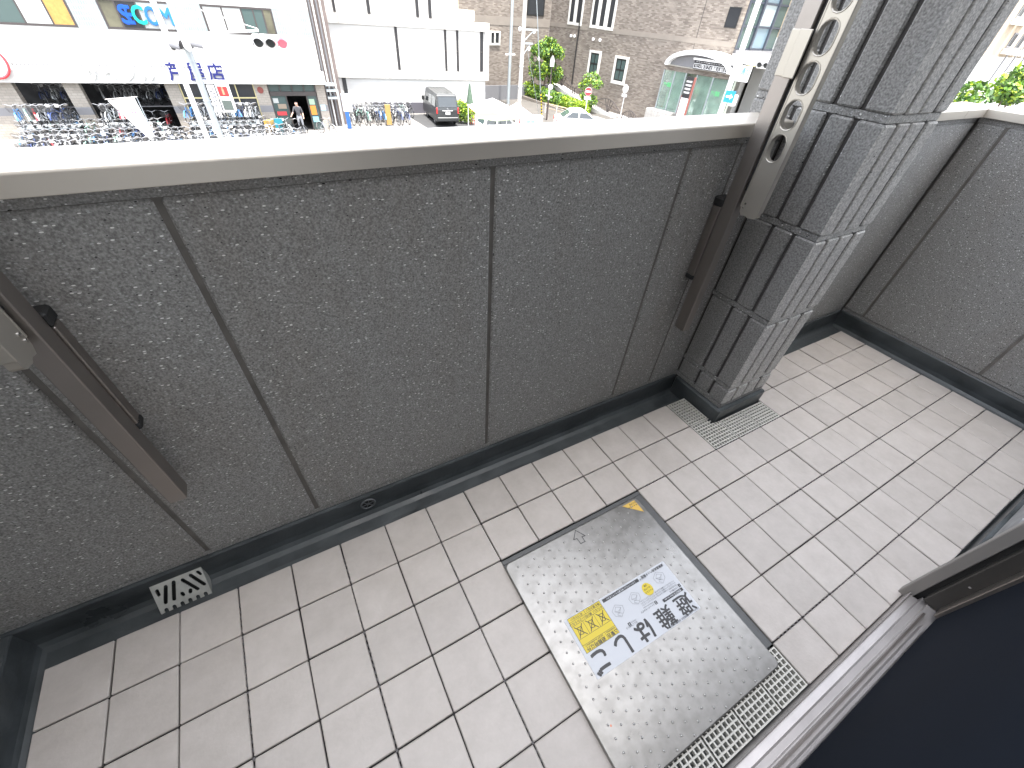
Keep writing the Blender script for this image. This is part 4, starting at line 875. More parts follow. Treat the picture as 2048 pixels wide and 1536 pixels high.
cl = [((0, 0, rz_(zc)+.9), (.8, .8, .4)), ((-.2, .7, rz_(zc)+.3), (.6, .6, .4)), ((.1, -.8, rz_(zc)+.5), (.5, .6, .35)), ((-.1, .3, rz_(zc)-.5), (.6, .7, .4)), ((0, -.5, rz_(zc)-.7), (.5, .6, .4)), ((0, .1, rz_(zc)-1.3), (.5, .6, .35))]
tree('street_tree', 'small airy green tree behind the no-entry sign', (q.x, q.y, ZG), rz_(zc)+.5, cl, 200, .13, .1, (M_LEAF, M_LEAFY, M_LEAF), .05)
for u, v, lb in ((2035, 160, 'sunlit green tree in front of the white storey, low at the right edge'), (1945, 190, 'narrow green tree just right of the pillar edge'), (2046, 165, 'green tree cut off by the right edge of the photo')):
    q = on(u, v, 1, 11.5); h = q.z-ZG
    tree('street_tree', lb, (q.x, q.y, ZG), max(h-.5, .8), [((0, 0, h), (1.0, 1.0, .7)), ((.6, .2, h-.7), (.8, .8, .5)), ((-.6, -.2, h-.5), (.7, .7, .5))], 260, .2, 0, r0=.08)
# hedge on its retaining wall
PH = B_.off(-4.2); h0, hz0 = PH.sz(1047, 165); h1, hz1 = PH.sz(1162, 207); q0, q1 = PH.W(h0), PH.W(h1); lo0 = PH.Z(1045, 190); lo1 = PH.Z(1140, 226)
hd = thing('clipped_hedge', 'clipped green and yellow-green hedge sloping along the ramp', 'hedge', (q1.x, q1.y, ZG), PH.a)
Lh = h0-h1; mb = MB(); n = 26; rnd = random.Random(3)
for k in range(n):
    f = k/(n-1); top = hz1+(hz0-hz1)*f; low = lo1+(lo0-lo1)*f; x = Lh*f
    leaves(mb, (x, .55, rz_((top+low)/2)), (abs(Lh)/n*1.1, .75, (top-low)/2+.12), 330, .11, 0, (1, 1, 0) if f < .35 else ((0, 0, 2, 0, 1) if f < .8 else (1, 0)), rnd)
mb.build('foliage', [M_LEAF, M_LEAFY, M_LEAFD], hd)
mb = MB(); mb._add([(0, .3, 0), (Lh, .3, 0), (Lh, .3, rz_(hz0)-.3), (0, .3, rz_(hz1)-.3), (0, .9, 0), (Lh, .9, 0), (Lh, .9, rz_(hz0)-.3), (0, .9, rz_(hz1)-.3)], [(0, 1, 2, 3), (4, 7, 6, 5), (3, 2, 6, 7), (0, 3, 7, 4), (1, 5, 6, 2)]); mb.build('branches', M_LEAFD, hd)
rwall = MB(); rwall._add([(.6, -.28, 0), (Lh-1, -.28, 0), (Lh-1, -.28, rz_(lo0)+.05), (.6, -.28, rz_(lo1)+.05), (.6, .28, 0), (Lh-1, .28, 0), (Lh-1, .28, rz_(lo0)+.05), (.6, .28, rz_(lo1)+.05)], [(0, 1, 2, 3), (4, 7, 6, 5), (3, 2, 6, 7), (0, 3, 7, 4), (1, 5, 6, 2)])
ro = rwall.build('retaining_wall', M_BAND); ro.location = (q1.x, q1.y, ZG); ro.rotation_euler = (0, 0, PH.a); tag(ro, 'low brown wall under the sloping hedge', 'wall')
# ramp with arched railings
PF = B_.off(-1.7); base = [(1100, 160), (1146, 189), (1189, 214), (1240, 241), (1275, 262)]; pts = [PF.sz(*p) for p in base]; q = PF.W(pts[0][0])
rl = thing('arched_railing', 'brown metal railing with fan arches running down the ramp', 'railing', (q.x, q.y, ZG), PF.a)
o0 = pts[0][0]; M_RAIL = mat('brown_railing', (.06, .05, .05), .5)
for (sa, za), (sb, zb2) in zip(pts, pts[1:]):
    mb = MB(); a, b = Vector((sa-o0+.12, 0, rz_(za))), Vector((sb-o0-.12, 0, rz_(zb2))); hh = 1.0
    mb.tube(a, a+Vector((0, 0, hh*.55)), .05, 6); mb.tube(b, b+Vector((0, 0, hh*.6)), .05, 6); mb.tube(a+Vector((0, 0, .12)), b+Vector((0, 0, .12)), .025, 5); mb.tube(a+Vector((0, 0, .55)), b+Vector((0, 0, .5)), .025, 5)
    arcp = [a.lerp(b, i/8)+Vector((0, 0, hh*.52+.55*math.sin(math.pi*i/8))) for i in range(9)]; mb.path(arcp, .03, 5)
    for f in (.12, .25, .75, .88): mb.tube(a.lerp(b, f)+Vector((0, 0, .1)), a.lerp(b, f)+Vector((0, 0, .52)), .018, 5)
    m_ = a.lerp(b, .5)
    for d in (-.16, -.05, .05, .16): mb.tube(m_+Vector((d*.5, 0, .1)), a.lerp(b, .5+d)+Vector((0, 0, hh*.5+.55*math.sin(math.pi*(.5+d)))), .035, 5)
    mb.build('railing_panel', M_RAIL, rl)
mb = MB(); v = []
for s, z in pts: v += [(s-o0, -.25, rz_(z)-.02), (s-o0, .25, rz_(z)-.02), (s-o0, -.25, max(rz_(z)-.35, 0)), (s-o0, .25, max(rz_(z)-.35, 0))]
f = []
for k in range(len(pts)-1): a = k*4; f += [(a, a+4, a+5, a+1), (a+2, a+3, a+7, a+6), (a, a+2, a+6, a+4), (a+1, a+5, a+7, a+3)]
mb._add(v, f); mb.build('kerb', M_STONEW, rl)
mb = MB(); v = []
for s, z in pts: v += [(s-o0, -.2, 0), (s-o0, 1.65, 0), (s-o0, -.2, max(rz_(z)-.36, .01)), (s-o0, 1.65, max(rz_(z)-.36, .01))]
f = []
for k in range(len(pts)-1): a = k*4; f += [(a+2, a+6, a+7, a+3), (a, a+4, a+6, a+2)]
mb._add(v, f+[(0, 2, 3, 1)]); mb.build('ramp', M_CONC, rl)

# ================================================================== POLES, SIGNALS, SIGNS
def gpt(u, v): return on(u, v, 2, ZG)
def at_dist(u, v, y): return on(u, v, 1, y)
g = gpt(1036, 247); t = thing('utility_pole', 'thick concrete utility pole beside the side street', 'utility pole', g)
MB().tube((0, 0, 0), (0, 0, 13), .17, 12, .12).build('shaft', M_POLECON, t)
zt_ = at_dist(1042, 60, g.y).z-ZG
for k, (z, w_) in enumerate(((zt_, 1.1), (zt_-.75, .75), (zt_+3.0, .9))):
    mb = MB(); mb.bx(.1, .1+w_, -.05, .05, z, z+.09); mb.tube((.15, 0, z-.55), (.1+w_*.7, 0, z), .025, 6); mb.build('cross_arm', M_STEEL, t)
for x, z in ((.9, zt_-.05), (-.3, zt_+.05), (.55, zt_-1.0)): mb = MB(); mb.ball((x, 0, z), .11, 8, (1, 1, 1.2)); mb.build('insulator', M_WPAINT, t)
for z in (1.2, 2.4, 3.6): MB().torus((0, 0, z), (0, 0, 1), .17, .02, 12, 5).build('strap', M_STEEL, t)
g1_ = gpt(1016, 208); t = thing('utility_pole', 'thin grey steel pole behind the thick concrete one', 'utility pole', g1_)
MB().tube((0, 0, 0), (0, 0, 12), .15, 10, .11).build('shaft', M_STEEL, t); mb = MB(); mb.bx(-.5, .5, -.05, .05, 3.6, 3.7); mb.build('cross_arm', M_WPAINT, t)
for k, (u, v, ut) in enumerate(((1079, 236, 1052), (1082, 232, 1063), (1084, 240, 1060))):
    b0 = gpt(u, v); top = g+Vector((.1, 0, 11.5)) if k else g+Vector((.3, 0, zt_-.7)); mb = MB(); mb.tube((0, 0, .05), top-b0, .018, 5); o = mb.build('guy_wire', M_STEEL); o.location = b0
    tag(o, ('steel guy wire from the cross arm of the concrete pole', 'steel guy wire with a white bead, middle of the three', 'rightmost steel guy wire with black and yellow sleeve')[k], 'wire', 'guy wires of the concrete pole')
    if k == 2:
        d = (top-b0).normalized(); mb = MB()
        for j in range(8): mb.tube(d*(.2+j*.22), d*(.2+j*.22+.11), .05, 6, mi=0); mb.tube(d*(.2+j*.22+.11), d*(.2+j*.22+.22), .05, 6, mi=1)
        c = mb.build('striped_sleeve', [mat('warning_yellow', (.75, .55, .02), .5), M_BLACK], o); stuff(c)
    if k == 1:
        d = (top-b0).normalized(); mb = MB(); mb.ball(d*4.2, .09, 8, (1, 1, 1.5)); mb.build('bead', M_WPAINT, o)
g = gpt(1093, 240); hl = at_dist(1105, 115, g.y).z-ZG; t = thing('street_lamp', 'slim brown lamp post with a white lantern by the hedge', 'street lamp', g)
MB().tube((0, 0, 0), (0, 0, hl-.55), .055, 8).build('post', M_DKPOLE, t); MB().tube((0, 0, .05), (0, 0, 1.4), .075, 8).build('base_sleeve', M_DKPOLE, t); MB().tube((0, 0, 1.41), (0, 0, 2.3), .07, 8).build('white_sleeve', M_WPAINT, t)
mb = MB(); mb.tube((0, 0, hl-.55), (0, 0, hl-.1), .16, 10, .17); mb.build('lantern', M_WPAINT, t); MB().tube((0, 0, hl-.099), (0, 0, hl+.12), .18, 10, .05).build('lantern_cap', M_GREYM, t); mb = MB(); mb.ball((0, -.12, hl*.55), .2, 12); mb.build('globe', M_WPAINT, t)
mb = MB(); mb.tube((-.3, 0, hl*.42), (.3, 0, hl*.38), .05, 6); mb.build('spotlight', M_WPAINT, t)
def round_sign(u, v, ub, vb, label, face, rz):
    g = gpt(ub, vb); c = at_dist(u, v, g.y); h = c.z-ZG; t = thing('road_sign', label, 'road sign', g, rz)
    MB().tube((0, 0, 0), (0, 0, h+.3), .035, 8).build('post', M_WPAINT, t); r_ = .30
    MB().tube((0, -.05, h), (0, -.035, h), r_, 28).build('disc', M_WPAINT, t)
    if face: MB().tube((0, -.056, h), (0, -.0505, h), r_*.93, 28).build('red_face', M_RED, t); MB().bx(-.21, .21, -.062, -.0565, h-.055, h+.055).build('white_bar', M_WPAINT, t)
    else: MB().torus((0, -.056, h), (0, 1, 0), r_*.8, .045, 24, 6).build('ring', M_STONEW, t)
    MB().bx(-.27, .27, -.05, -.036, h-.55, h-.34).build('plate', M_WPAINT, t)
    if face: sign_text(t, '自転車を除く', -.22, .22, ZG+h-.49, ZG+h-.4, -.052, M_INK, .01, .001)
    return t
round_sign(1174, 183, 1168, 240, 'round red no-entry sign with white bar on a white post', True, R(-38)); round_sign(1249, 178, 1239, 240, 'round white sign seen nearly edge-on before the brick wall', False, R(-80))
def signal(name, label, c, rz, red=True, n=3, arm=None):
    """horizontal vehicle signal head, centre at c"""
    t = thing(name, label, 'traffic signal', c, rz); mb = MB(); mb.cbx(-.62, .62, -.1, .1, -.21, .21, .09); mb.build('housing', M_WPAINT, t)
    for k, x in enumerate((-.4, 0, .4)):
        m = mat('red_lamp', (.9, .03, .04), .4, emit=1.2) if (red and k == 2) else mat('unlit_lens', (.03, .035, .035), .3)
        MB().tube((x, -.115, 0), (x, -.101, 0), .155, 18).build('lens', m, t)
        mb = MB(); ring = 12
        for i in range(ring):
            a0_, a1_ = math.pi*(-.12+1.24*i/ring), math.pi*(-.12+1.24*(i+1)/ring)
            P_ = lambda a, y, r_: (x+r_*math.cos(a), y, r_*math.sin(a)-.0)
            dz = lambda p, d: (p[0], p[1], p[2]-d)
            mb._add([P_(a0_, -.1, .175), P_(a1_, -.1, .175), dz(P_(a1_, -.42, .175), .06), dz(P_(a0_, -.42, .175), .06)], [(0, 1, 2, 3)])
        mb.build('visor', mat('lamp_lit_visor', (.75, .04, .06), .4, emit=.25) if (red and k == 2) else M_GREYM, t)  # visor of the lit lamp: red spill put into its colour and glow
    return t
c = at_dist(541, 84, 21); sg = signal('traffic_signal', 'traffic signal head with its red lamp lit, hanging before the white shop wall', c, R(-8))
# steel poles carrying signals left of the lettering
pA = at_dist(413, 272, 21.3); tA = thing('signal_pole', 'left one of two slanting-looking white poles before the shop sign', 'pole', (pA.x, pA.y, ZG)); MB().tube((0, 0, 0), (0, 0, 9), .09, 10).build('shaft', M_WPAINT, tA)
pB = at_dist(440, 270, 20.8); tB = thing('signal_pole', 'right pale blue-grey pole before the shop sign, carrying the signal heads', 'pole', (pB.x, pB.y, ZG)); MB().tube((0, 0, 0), (0, 0, 9), .12, 12, .1).build('shaft', M_STEEL, tB)
hA = at_dist(376, 112, 20.8).z-ZG; c2 = sg.location-Vector((pB.x, pB.y, ZG))
mb = MB(); mb.tube((0, 0, hA+.55), (c2.x-.3, c2.y, c2.z+.3), .035, 6); mb.tube((0, 0, hA+1.4), (c2.x-.3, c2.y, c2.z+.35), .012, 5); mb.build('mast_arm', M_WPAINT, tB)
mb = MB(); mb.tube((-.05, 0, hA+2.6), (-.75, .3, hA+1.5), .03, 5); mb.tube((0, 0, hA+1.2), (-.7, .3, hA+2.4), .03, 5); mb.build('brace', M_WPAINT, tB)
for k in range(4): MB().torus((0, 0, 1.5+k*1.1), (0, 0, 1), .118, .018, 12, 5).build('strap', M_STEEL, tB)
cc = at_dist(352, 86, 20.6); signal('traffic_signal', 'white signal head seen from behind on the pale poles', cc, R(60), False); cc = at_dist(370, 84, 20.2); signal('traffic_signal', 'white signal head edge-on beside the pale pole, three dark visors', cc, R(95), False)
cp = at_dist(452, 195, 20.6); t = thing('pedestrian_signal', 'white pedestrian signal with red standing figure on the pale pole', 'traffic signal', cp, R(-12))
mb = MB(); mb.cbx(-.22, .22, -.1, .1, -.43, .43, .05); mb.build('housing', M_WPAINT, t)
MB().cbx(-.16, .16, -.13, -.101, .05, .35, .02).build('red_lens', mat('dim_red_lens', (.32, .03, .03), .4), t); MB().cbx(-.16, .16, -.13, -.101, -.36, -.06, .02).build('green_lens', mat('dark_lens', (.08, .1, .09), .4), t)
mb = MB(); mb.tube((0, -.134, .30), (0, -.131, .30), .028, 8); mb.bx(-.035, .035, -.134, -.131, .10, .265); mb.build('figure', mat('red_figure', (.9, .08, .05), .4, emit=1.0), t)
MB().bx(-.5, -.27, -.03, .03, -.42, .36).build('side_plate', M_WPAINT, t); sign_text(t, '信号', -.46, -.3, ZG-.3, ZG+.3, -.035, M_GREYM, .0, .002); MB().tube((-.75, .1, .47), (.2, .1, .47), .03, 6).build('bracket', M_WPAINT, t); MB().tube((-.75, .1, -.45), (.15, .1, -.45), .03, 6).build('bracket', M_WPAINT, t)
# big white pole with street-name sign, right
pr_ = P2.W(P2.S(1432, 226)+.6, -.5); tR = thing('signal_pole', 'tall thick white pole at the brick corner with a street name sign', 'pole', (pr_.x, pr_.y, ZG)); MB().tube((0, 0, 0), (0, 0, 12), .19, 14, .15).build('shaft', M_WPAINT, tR)
dR = (pr_-CAM); yR = pr_.y
cs_ = at_dist(1466, 147, yR-.4); hs = cs_.z-ZG; o = MB().bx(-.62, .62, -.02, .02, hs-.42, hs+.42).build('name_plate', M_WPAINT, tR); o.location = (.25, -.35, 0); o.rotation_euler = (0, 0, R(-62))
for body, z0, z1 in (('三八通北', -.05, .32), ('Sanpachi-dori Kita', -.32, -.16)): tx = sign_text(tR, body, -.55, .55, ZG+hs+z0, ZG+hs+z1, -.03, mat('road_sign_blue', (.05, .25, .6), .4), .012, .002); tx.location = (.25, -.35, 0); tx.rotation_euler = (0, 0, R(-62))
cq = at_dist(1533, 130, yR-2.0); signal('traffic_signal', 'white signal head on yellow arms right of the street name sign', cq, R(-62), False)
mb = MB(); d = cq-Vector((pr_.x, pr_.y, ZG)); mb.tube((0, 0, d.z+.35), (d.x-.1, d.y+.3, d.z+.15), .04, 6); mb.tube((0, 0, d.z-.35), (d.x-.1, d.y+.3, d.z-.05), .04, 6); mb.build('signal_arm', mat('pale_yellow_arm', (.68, .62, .35), .5), tR)
cw = at_dist(1437, 193, yR-.3); hw = cw.z-ZG; o = MB().bx(-.33, .33, -.02, .02, hw-.33, hw+.33).build('blue_plate', mat('one_way_blue', (.02, .25, .55), .4), tR); o.location = (-.2, -.45, 0); o.rotation_euler = (0, 0, R(-62))
mb = MB(); mb.prism([(-.22, hw-.06), (.05, hw-.06), (.05, hw-.16), (.24, hw), (.05, hw+.16), (.05, hw+.06), (-.22, hw+.06)], 'y', -.03, -.021); o = mb.build('white_arrow', M_WPAINT, tR); o.location = (-.2, -.45, 0); o.rotation_euler = (0, 0, R(-62))
cv = at_dist(1450, 200, yR-.2); hv = cv.z-ZG; mb = MB(); mb.cbx(.3, .75, -.5, -.1, hv-.35, hv+.3, .06); mb.build('control_box', M_WPAINT, tR)
# guard rail at the mouth of the side street
ga, gb_ = gpt(1090, 226), gpt(1135, 238); t = thing('guard_rail', 'tan guard rail along the side street behind the lamp post', 'railing', ga); d = gb_-ga
for k in range(3): p = d*(k/2); MB().tube((p.x, p.y, 0), (p.x, p.y, .75), .05, 6).build('post', M_STONEW, t)
mb = MB(); mb.tube((0, 0, .72), (d.x, d.y, .72), .045, 6); mb.tube((0, 0, .4), (d.x, d.y, .4), .03, 6); mb.build('rail', mat('tan_rail', (.5, .36, .24), .6), t)

# ================================================================== VEHICLES
M_TYRE = mat('tyre', (.02, .02, .02), .8); M_RIM = mat('wheel_rim', (.4, .4, .41), .4, .7); M_CARGL = mat('car_glass', (.03, .035, .038), .06, spec=.8); M_PLATE = mat('number_plate', (.75, .75, .72), .5); M_TAIL = mat('tail_lamp', (.55, .03, .03), .25)
def hull(mb, prof, hw, tz, tk, mi=0):
    """side profile (x,z) extruded over the width, sides leaning in above height tz"""
    n = len(prof); f = lambda z: hw*(1-tk*max(0, z-tz))
    v = [(x, -f(z), z) for x, z in prof]+[(x, f(z), z) for x, z in prof]
    mb._add(v, [tuple(range(n))[::-1], tuple(range(n, 2*n))]+[(i, (i+1) % n, n+(i+1) % n, n+i) for i in range(n)], mi)
def wheels(t, xs, hw, r_):
    for x in xs:
        for s in (-1, 1):
            mb = MB(); mb.torus((x, s*(hw-.10), r_), (0, 1, 0), r_-.09, .095, 20, 8); w_ = mb.build('wheel', M_TYRE, t, smooth=True)
            MB().tube((x, s*(hw-.16), r_), (x, s*(hw-.035), r_), r_-.13, 14).build('rim', M_RIM, w_)
O = Vector((14.855, 33.12, ZG)); van = thing('parked_van', 'grey delivery van parked nose-in against the white office block', 'van', O, math.atan2(.99, .139))
M_VAN = mat('grey_van_paint', (.036, .038, .038), .35, .2, coat=.3)
mb = MB(); hull(mb, [(.03, .32), (0, .55), (.02, 1.05), (.06, 1.2), (.19, 1.88), (.32, 1.97), (1.2, 1.99), (3.45, 1.98), (3.72, 1.9), (4.22, 1.2), (4.58, .98), (4.68, .55), (4.62, .28)], .845, 1.0, .15); mb.build('body', M_VAN, van, bevel=.05, seg=3)
mb = MB(); mb.cbx(-.06, .06, -.80, .80, .36, .62, .04); mb.build('rear_bumper', M_VAN, van)
mb = MB(); mb._add([(.052, -.68, 1.22), (.052, .68, 1.22), (.165, .64, 1.80), (.165, -.64, 1.80)], [(0, 1, 2, 3)]); mb._add([(.06, -.68, 1.22), (.06, .68, 1.22), (.173, .64, 1.80), (.173, -.64, 1.80)], [(3, 2, 1, 0)]); o = mb.build('rear_window', M_CARGL, van); o.location = (-.012, 0, 0)
for s in (-1, 1):
    MB().cbx(-.012, .1, s*.80-.05, s*.80+.05, .82, 1.2, .02).build('tail_lamp', M_TAIL, van)
    for a, b in ((.5, 1.55), (1.65, 2.6), (2.75, 3.55)):
        z0, z1 = 1.17, 1.74; f = lambda z: .845*(1-.15*max(0, z-1.0))+.006
        mb = MB(); mb._add([(a, s*f(z0), z0), (b+(.18 if b > 3 else 0), s*f(z0), z0), (b-(.15 if b > 3 else 0), s*f(z1), z1), (a, s*f(z1), z1)], [(0, 1, 2, 3)]); mb.build('side_window', M_CARGL if b > 3 else mat('tinted_glass', (.16, .17, .17), .12, spec=.8), van)
    mb = MB(); mb.cbx(3.75, 3.85, s*.98-.1, s*.98+.1, 1.12, 1.4, .03); mb.build('mirror', M_BLACK, van)
MB().bx(-.02, .0, -.17, .17, .78, .95).build('number_plate', M_PLATE, van); MB().cbx(-.03, .02, -.4, .4, .99, 1.03, .01).build('chrome_bar', M_RIM, van)
mb = MB(); mb.torus((.015, 0, 1.12), (1, 0, 0), .05, .012, 12, 5); mb.build('badge', M_RIM, van)
for k in range(5): MB().bx(.7, 3.2, -.5+k*.25-.02, -.5+k*.25+.02, 1.985, 2.0).build('roof_rib', M_VAN, van)
wheels(van, (.95, 3.5), .83, .33)
def car(label, loc, rz, L, Wd, Ht, kei):
    t = thing('parked_car', label, 'car', loc, rz); Mw = mat('white_car_paint', (.78, .78, .77), .25, coat=.6)
    low = [(.03, .28), (0, .55), (.05, .85), (.25, .92), (L-.9, .90), (L-.15, .72), (L-.02, .5), (L-.08, .25)]
    mb = MB(); hull(mb, low, Wd/2, .6, .08); mb.build('body', Mw, t, bevel=.05, seg=3)
    r0, r1, f0, f1 = (.12, .38, L-1.55, L-.85) if kei else (.35, 1.15, L-2.2, L-1.25)
    cab = [(r0, .88), (r1, Ht-.04), (r1+.25, Ht), (f0-.2, Ht), (f0, Ht-.04), (f1, .88)]
    mb = MB(); hull(mb, cab, Wd/2-.03, .85, .22); mb.build('cabin', Mw, t, bevel=.04, seg=3)
    hw = lambda z: (Wd/2-.03)*(1-.22*max(0, z-.85))
    z0, z1 = .95, Ht-.12; fx = lambda z, a, b: a+(b-a)*(z-.88)/(Ht-.04-.88)
    for s in (-1, 1):
        mid = (r1+f0)/2
        for a0_, a1_, b0_, b1_ in ((fx(z0, r0, r1)+.15, fx(z1, r0, r1)+.12, mid-.05, mid-.05), (mid+.05, mid+.05, fx(z0, f1, f0)-.12, fx(z1, f1, f0)-.1)):
            mb = MB(); mb._add([(a0_, s*(hw(z0)+.006), z0), (b0_, s*(hw(z0)+.006), z0), (b1_, s*(hw(z1)+.006), z1), (a1_, s*(hw(z1)+.006), z1)], [(0, 1, 2, 3)]); mb.build('side_window', M_CARGL, t)
        MB().cbx(f1-.35, f1-.2, s*(Wd/2+.02)-.07, s*(Wd/2+.02)+.07, .9, 1.03, .02).build('mirror', Mw, t)
        MB().cbx(L-.25, L-.05, s*(Wd/2-.2)-.12, s*(Wd/2-.2)+.12, .58, .7, .02).build('headlight', M_RIM, t); MB().cbx(-.01, .08, s*(Wd/2-.15)-.08, s*(Wd/2-.15)+.08, .6, .82, .02).build('tail_lamp', M_TAIL, t)
    for (a, b), nm, e in (((r0, r1), 'rear_window', -.012), ((f1, f0), 'windscreen', .012)):
        mb = MB(); mb._add([(fx(z0, a, b)+e, -hw(z0)+.1, z0), (fx(z0, a, b)+e, hw(z0)-.1, z0), (fx(z1, a, b)+e, hw(z1)-.1, z1), (fx(z1, a, b)+e, -hw(z1)+.1, z1)], [(0, 1, 2, 3)]); mb.build(nm, mat('windscreen_glass', (.05, .075, .07), .06, spec=.8), t)
    wheels(t, (.65, L-.75), Wd/2, .29); return t
q = on(1012, 229, 2, ZG+1.5); car('small white hatchback under the white canopy, only its roof and windows showing', (q.x-1.7, q.y+.8, ZG), R(-6), 3.4, 1.48, 1.5, True)
q = on(1178, 222, 2, ZG+1.42); car('white saloon car waiting below the no-entry sign', (q.x-2.0, q.y+1.5, ZG), R(-24), 4.4, 1.7, 1.42, False)
# red scooter parked up the side street
g = gpt(966, 182); t = thing('scooter', 'dark red scooter parked at the end of the office block', 'motorcycle', g, R(20))
for x in (-.6, .6): MB().torus((x, 0, .28), (0, 1, 0), .22, .07, 14, 6).build('wheel', M_TYRE, t)
mb = MB(); mb.cbx(-.7, .25, -.18, .18, .35, .78, .1); mb.tube((.6, 0, .3), (.4, 0, 1.0), .05, 6); mb.build('body', mat('dark_red_paint', (.2, .03, .03), .3), t); mb = MB(); mb.tube((.4, -.32, 1.02), (.4, .32, 1.02), .025, 6); mb.build('handlebar', M_BLACK, t); MB().cbx(-.75, .05, -.16, .16, .781, .88, .04).build('seat', M_BLACK, t); MB().cbx(-1.0, -.7, -.2, .2, .85, 1.15, .05).build('luggage_box', M_BLACK, t)
mb = MB(); mb.ball((.55, 0, .85), .1, 8); mb.build('headlight', M_WPAINT, t)

# ================================================================== BICYCLES
def wheel_mesh(r_=.325):
    mb = MB(); mb.torus((0, 0, 0), (0, 1, 0), r_-.02, .02, 22, 5, 0); mb.torus((0, 0, 0), (0, 1, 0), r_-.042, .01, 22, 4, 1)
    for k in range(9): a = k*2*math.pi/9; mb.tube((0, 0, 0), ((r_-.045)*math.cos(a), 0, (r_-.045)*math.sin(a)), .0035, 3, mi=1, cap=False)
    mb.tube((0, -.04, 0), (0, .04, 0), .025, 6, mi=1); return mb.mesh('wheel', [M_TYRE, mat('steel_rim', (.30, .31, .32), .4, .6)])
WME = wheel_mesh()
M_SADDLE = mat('saddle_black', (.025, .022, .02), .6); M_WIRE = mat('basket_wire', (.10, .10, .10), .5, .3); M_CARD = mat('price_card', (.62, .62, .6), .6)
def basket_mesh():
    mb = MB()
    for z, e in ((0, .0), (.07, .015), (.14, .03), (.21, .045)):
        a, b = .11+e, .15+e
        mb.path([(-a, -b, z), (a, -b, z), (a, b, z), (-a, b, z), (-a, -b, z)], .006, 4)
    for k in range(5):
        f = -1+k*.5
        for sgn in (-1, 1): mb.tube((sgn*.11, f*.15, 0), (sgn*.155, f*.195, .21), .004, 3); mb.tube((f*.11, sgn*.15, 0), (f*.155, sgn*.195, .21), .004, 3)
    for k in range(4): mb.tube((-.11, -.12+k*.08, 0), (.11, -.12+k*.08, 0), .004, 3)
    return mb.mesh('basket', M_WIRE)
BKM = basket_mesh()
def bicycle(label, mcol, basket=True, card=True, group=None):
    t = thing('bicycle', label, 'bicycle', (0, 0, -50), 0, group)
    for x in (-.53, .53): o = mkobj('wheel', WME, t); o.location = (x, 0, .325)
    mb = MB(); bbk = (-.08, 0, .29); st_ = (-.22, 0, .72); hd_ = (.33, 0, .80); hb_ = (.37, 0, .62)
    mb.tube(bbk, st_, .018, 6); mb.tube(bbk, hb_, .022, 6); mb.tube((-.16, 0, .55), hd_, .02, 6); mb.tube(hd_, hb_, .024, 6)
    for s in (-.05, .05): mb.tube(bbk, (-.53, s, .325), .012, 5); mb.tube((-.2, 0, .68), (-.53, s, .325), .01, 5); mb.tube(hb_, (.53, s, .325), .013, 5)
    mb.build('frame', mcol, t)
    mb = MB(); mb.path([(.18, -.29, .98), (.30, -.2, 1.0), (.31, 0, .93), (.30, .2, 1.0), (.18, .29, .98)], .013, 6); mb.tube(hd_, (.31, 0, .93), .015, 6); mb.build('handlebar', M_RIM, t)
    mb = MB(); mb.cbx(-.36, -.1, -.085, .085, .82, .88, .03); mb.tube(st_, (-.23, 0, .83), .014, 6); mb.build('saddle', M_SADDLE, t)
    for x, a0, a1 in ((-.53, .3, 3.2), (.53, .2, 2.4)):
        mb = MB(); 
        for i in range(8):
            p_, q_ = a0+(a1-a0)*i/8, a0+(a1-a0)*(i+1)/8
            mb._add([(x+.36*math.cos(p_), -.03, .325+.36*math.sin(p_)), (x+.36*math.cos(p_), .03, .325+.36*math.sin(p_)), (x+.36*math.cos(q_), .03, .325+.36*math.sin(q_)), (x+.36*math.cos(q_), -.03, .325+.36*math.sin(q_))], [(0, 1, 2, 3)])
        mb.build('mudguard', mcol, t)
    if basket: o = mkobj('basket', BKM, t); o.location = (.56, 0, .72)
    if card: o = MB().obox((.12, 0, .86), (.012, .17, .12), 0, R(0)).build('price_card', M_CARD, t); o.rotation_euler = (0, R(-14), 0)
    mb = MB(); mb.tube((-.5, .1, .3), (-.62, .13, .0), .01, 5); mb.build('stand', M_RIM, t)
    return t
cols = [('silver', mat('silver_frame', (.5, .52, .53), .3, .6)), ('white', mat('white_frame', (.75, .75, .74), .3)), ('black', mat('black_frame', (.02, .02, .022), .3)), ('blue', mat('blue_frame', (.06, .22, .5), .3)), ('red', mat('red_frame', (.45, .03, .04), .3)), ('pale green', mat('pale_green_frame', (.3, .5, .42), .35)), ('navy', mat('navy_frame', (.03, .05, .14), .3))]
protos = [(n, bicycle(n+' bicycle', m, k not in (2, 5), k in (1, 6))) for k, (n, m) in enumerate(cols)]
used = set(); rnd = random.Random(5)
def put_bike(k, loc, rz, label, group):
    n, p = protos[k]
    if k not in used: used.add(k); p.location = loc; p.rotation_euler = (0, 0, rz); p['label'] = label; p['group'] = group; return p
    return dup(p, loc, rz, label, group)
def zone(s_): return ', far left' if s_ < -10.6 else (' left of the pennant' if s_ < -8 else (' near the pennant' if s_ < -5.9 else (' below the blue lettering' if s_ < -3.2 else (' right of the blue lettering' if s_ < -1.4 else ' by the entrance'))))
def bikes_row(pl, s0, s1, n, step, label, group, skip=(), ang=0, weights=(5, 4, 8, 1, 1, 1, 3)):
    s = s0
    while s < s1:
        if not any(a < s < b for a, b in skip):
            k = rnd.choices(range(7), weights)[0]; p = pl.W(s+rnd.uniform(-.06, .06), n+rnd.uniform(-.12, .12), ZG+.013)
            put_bike(k, p, pl.a+R(-90+ang)+rnd.uniform(-.22, .22), cols[k][0]+' '+label+(zone(s) if pl is S_ else ''), group)
        s += step*rnd.uniform(.85, 1.15)
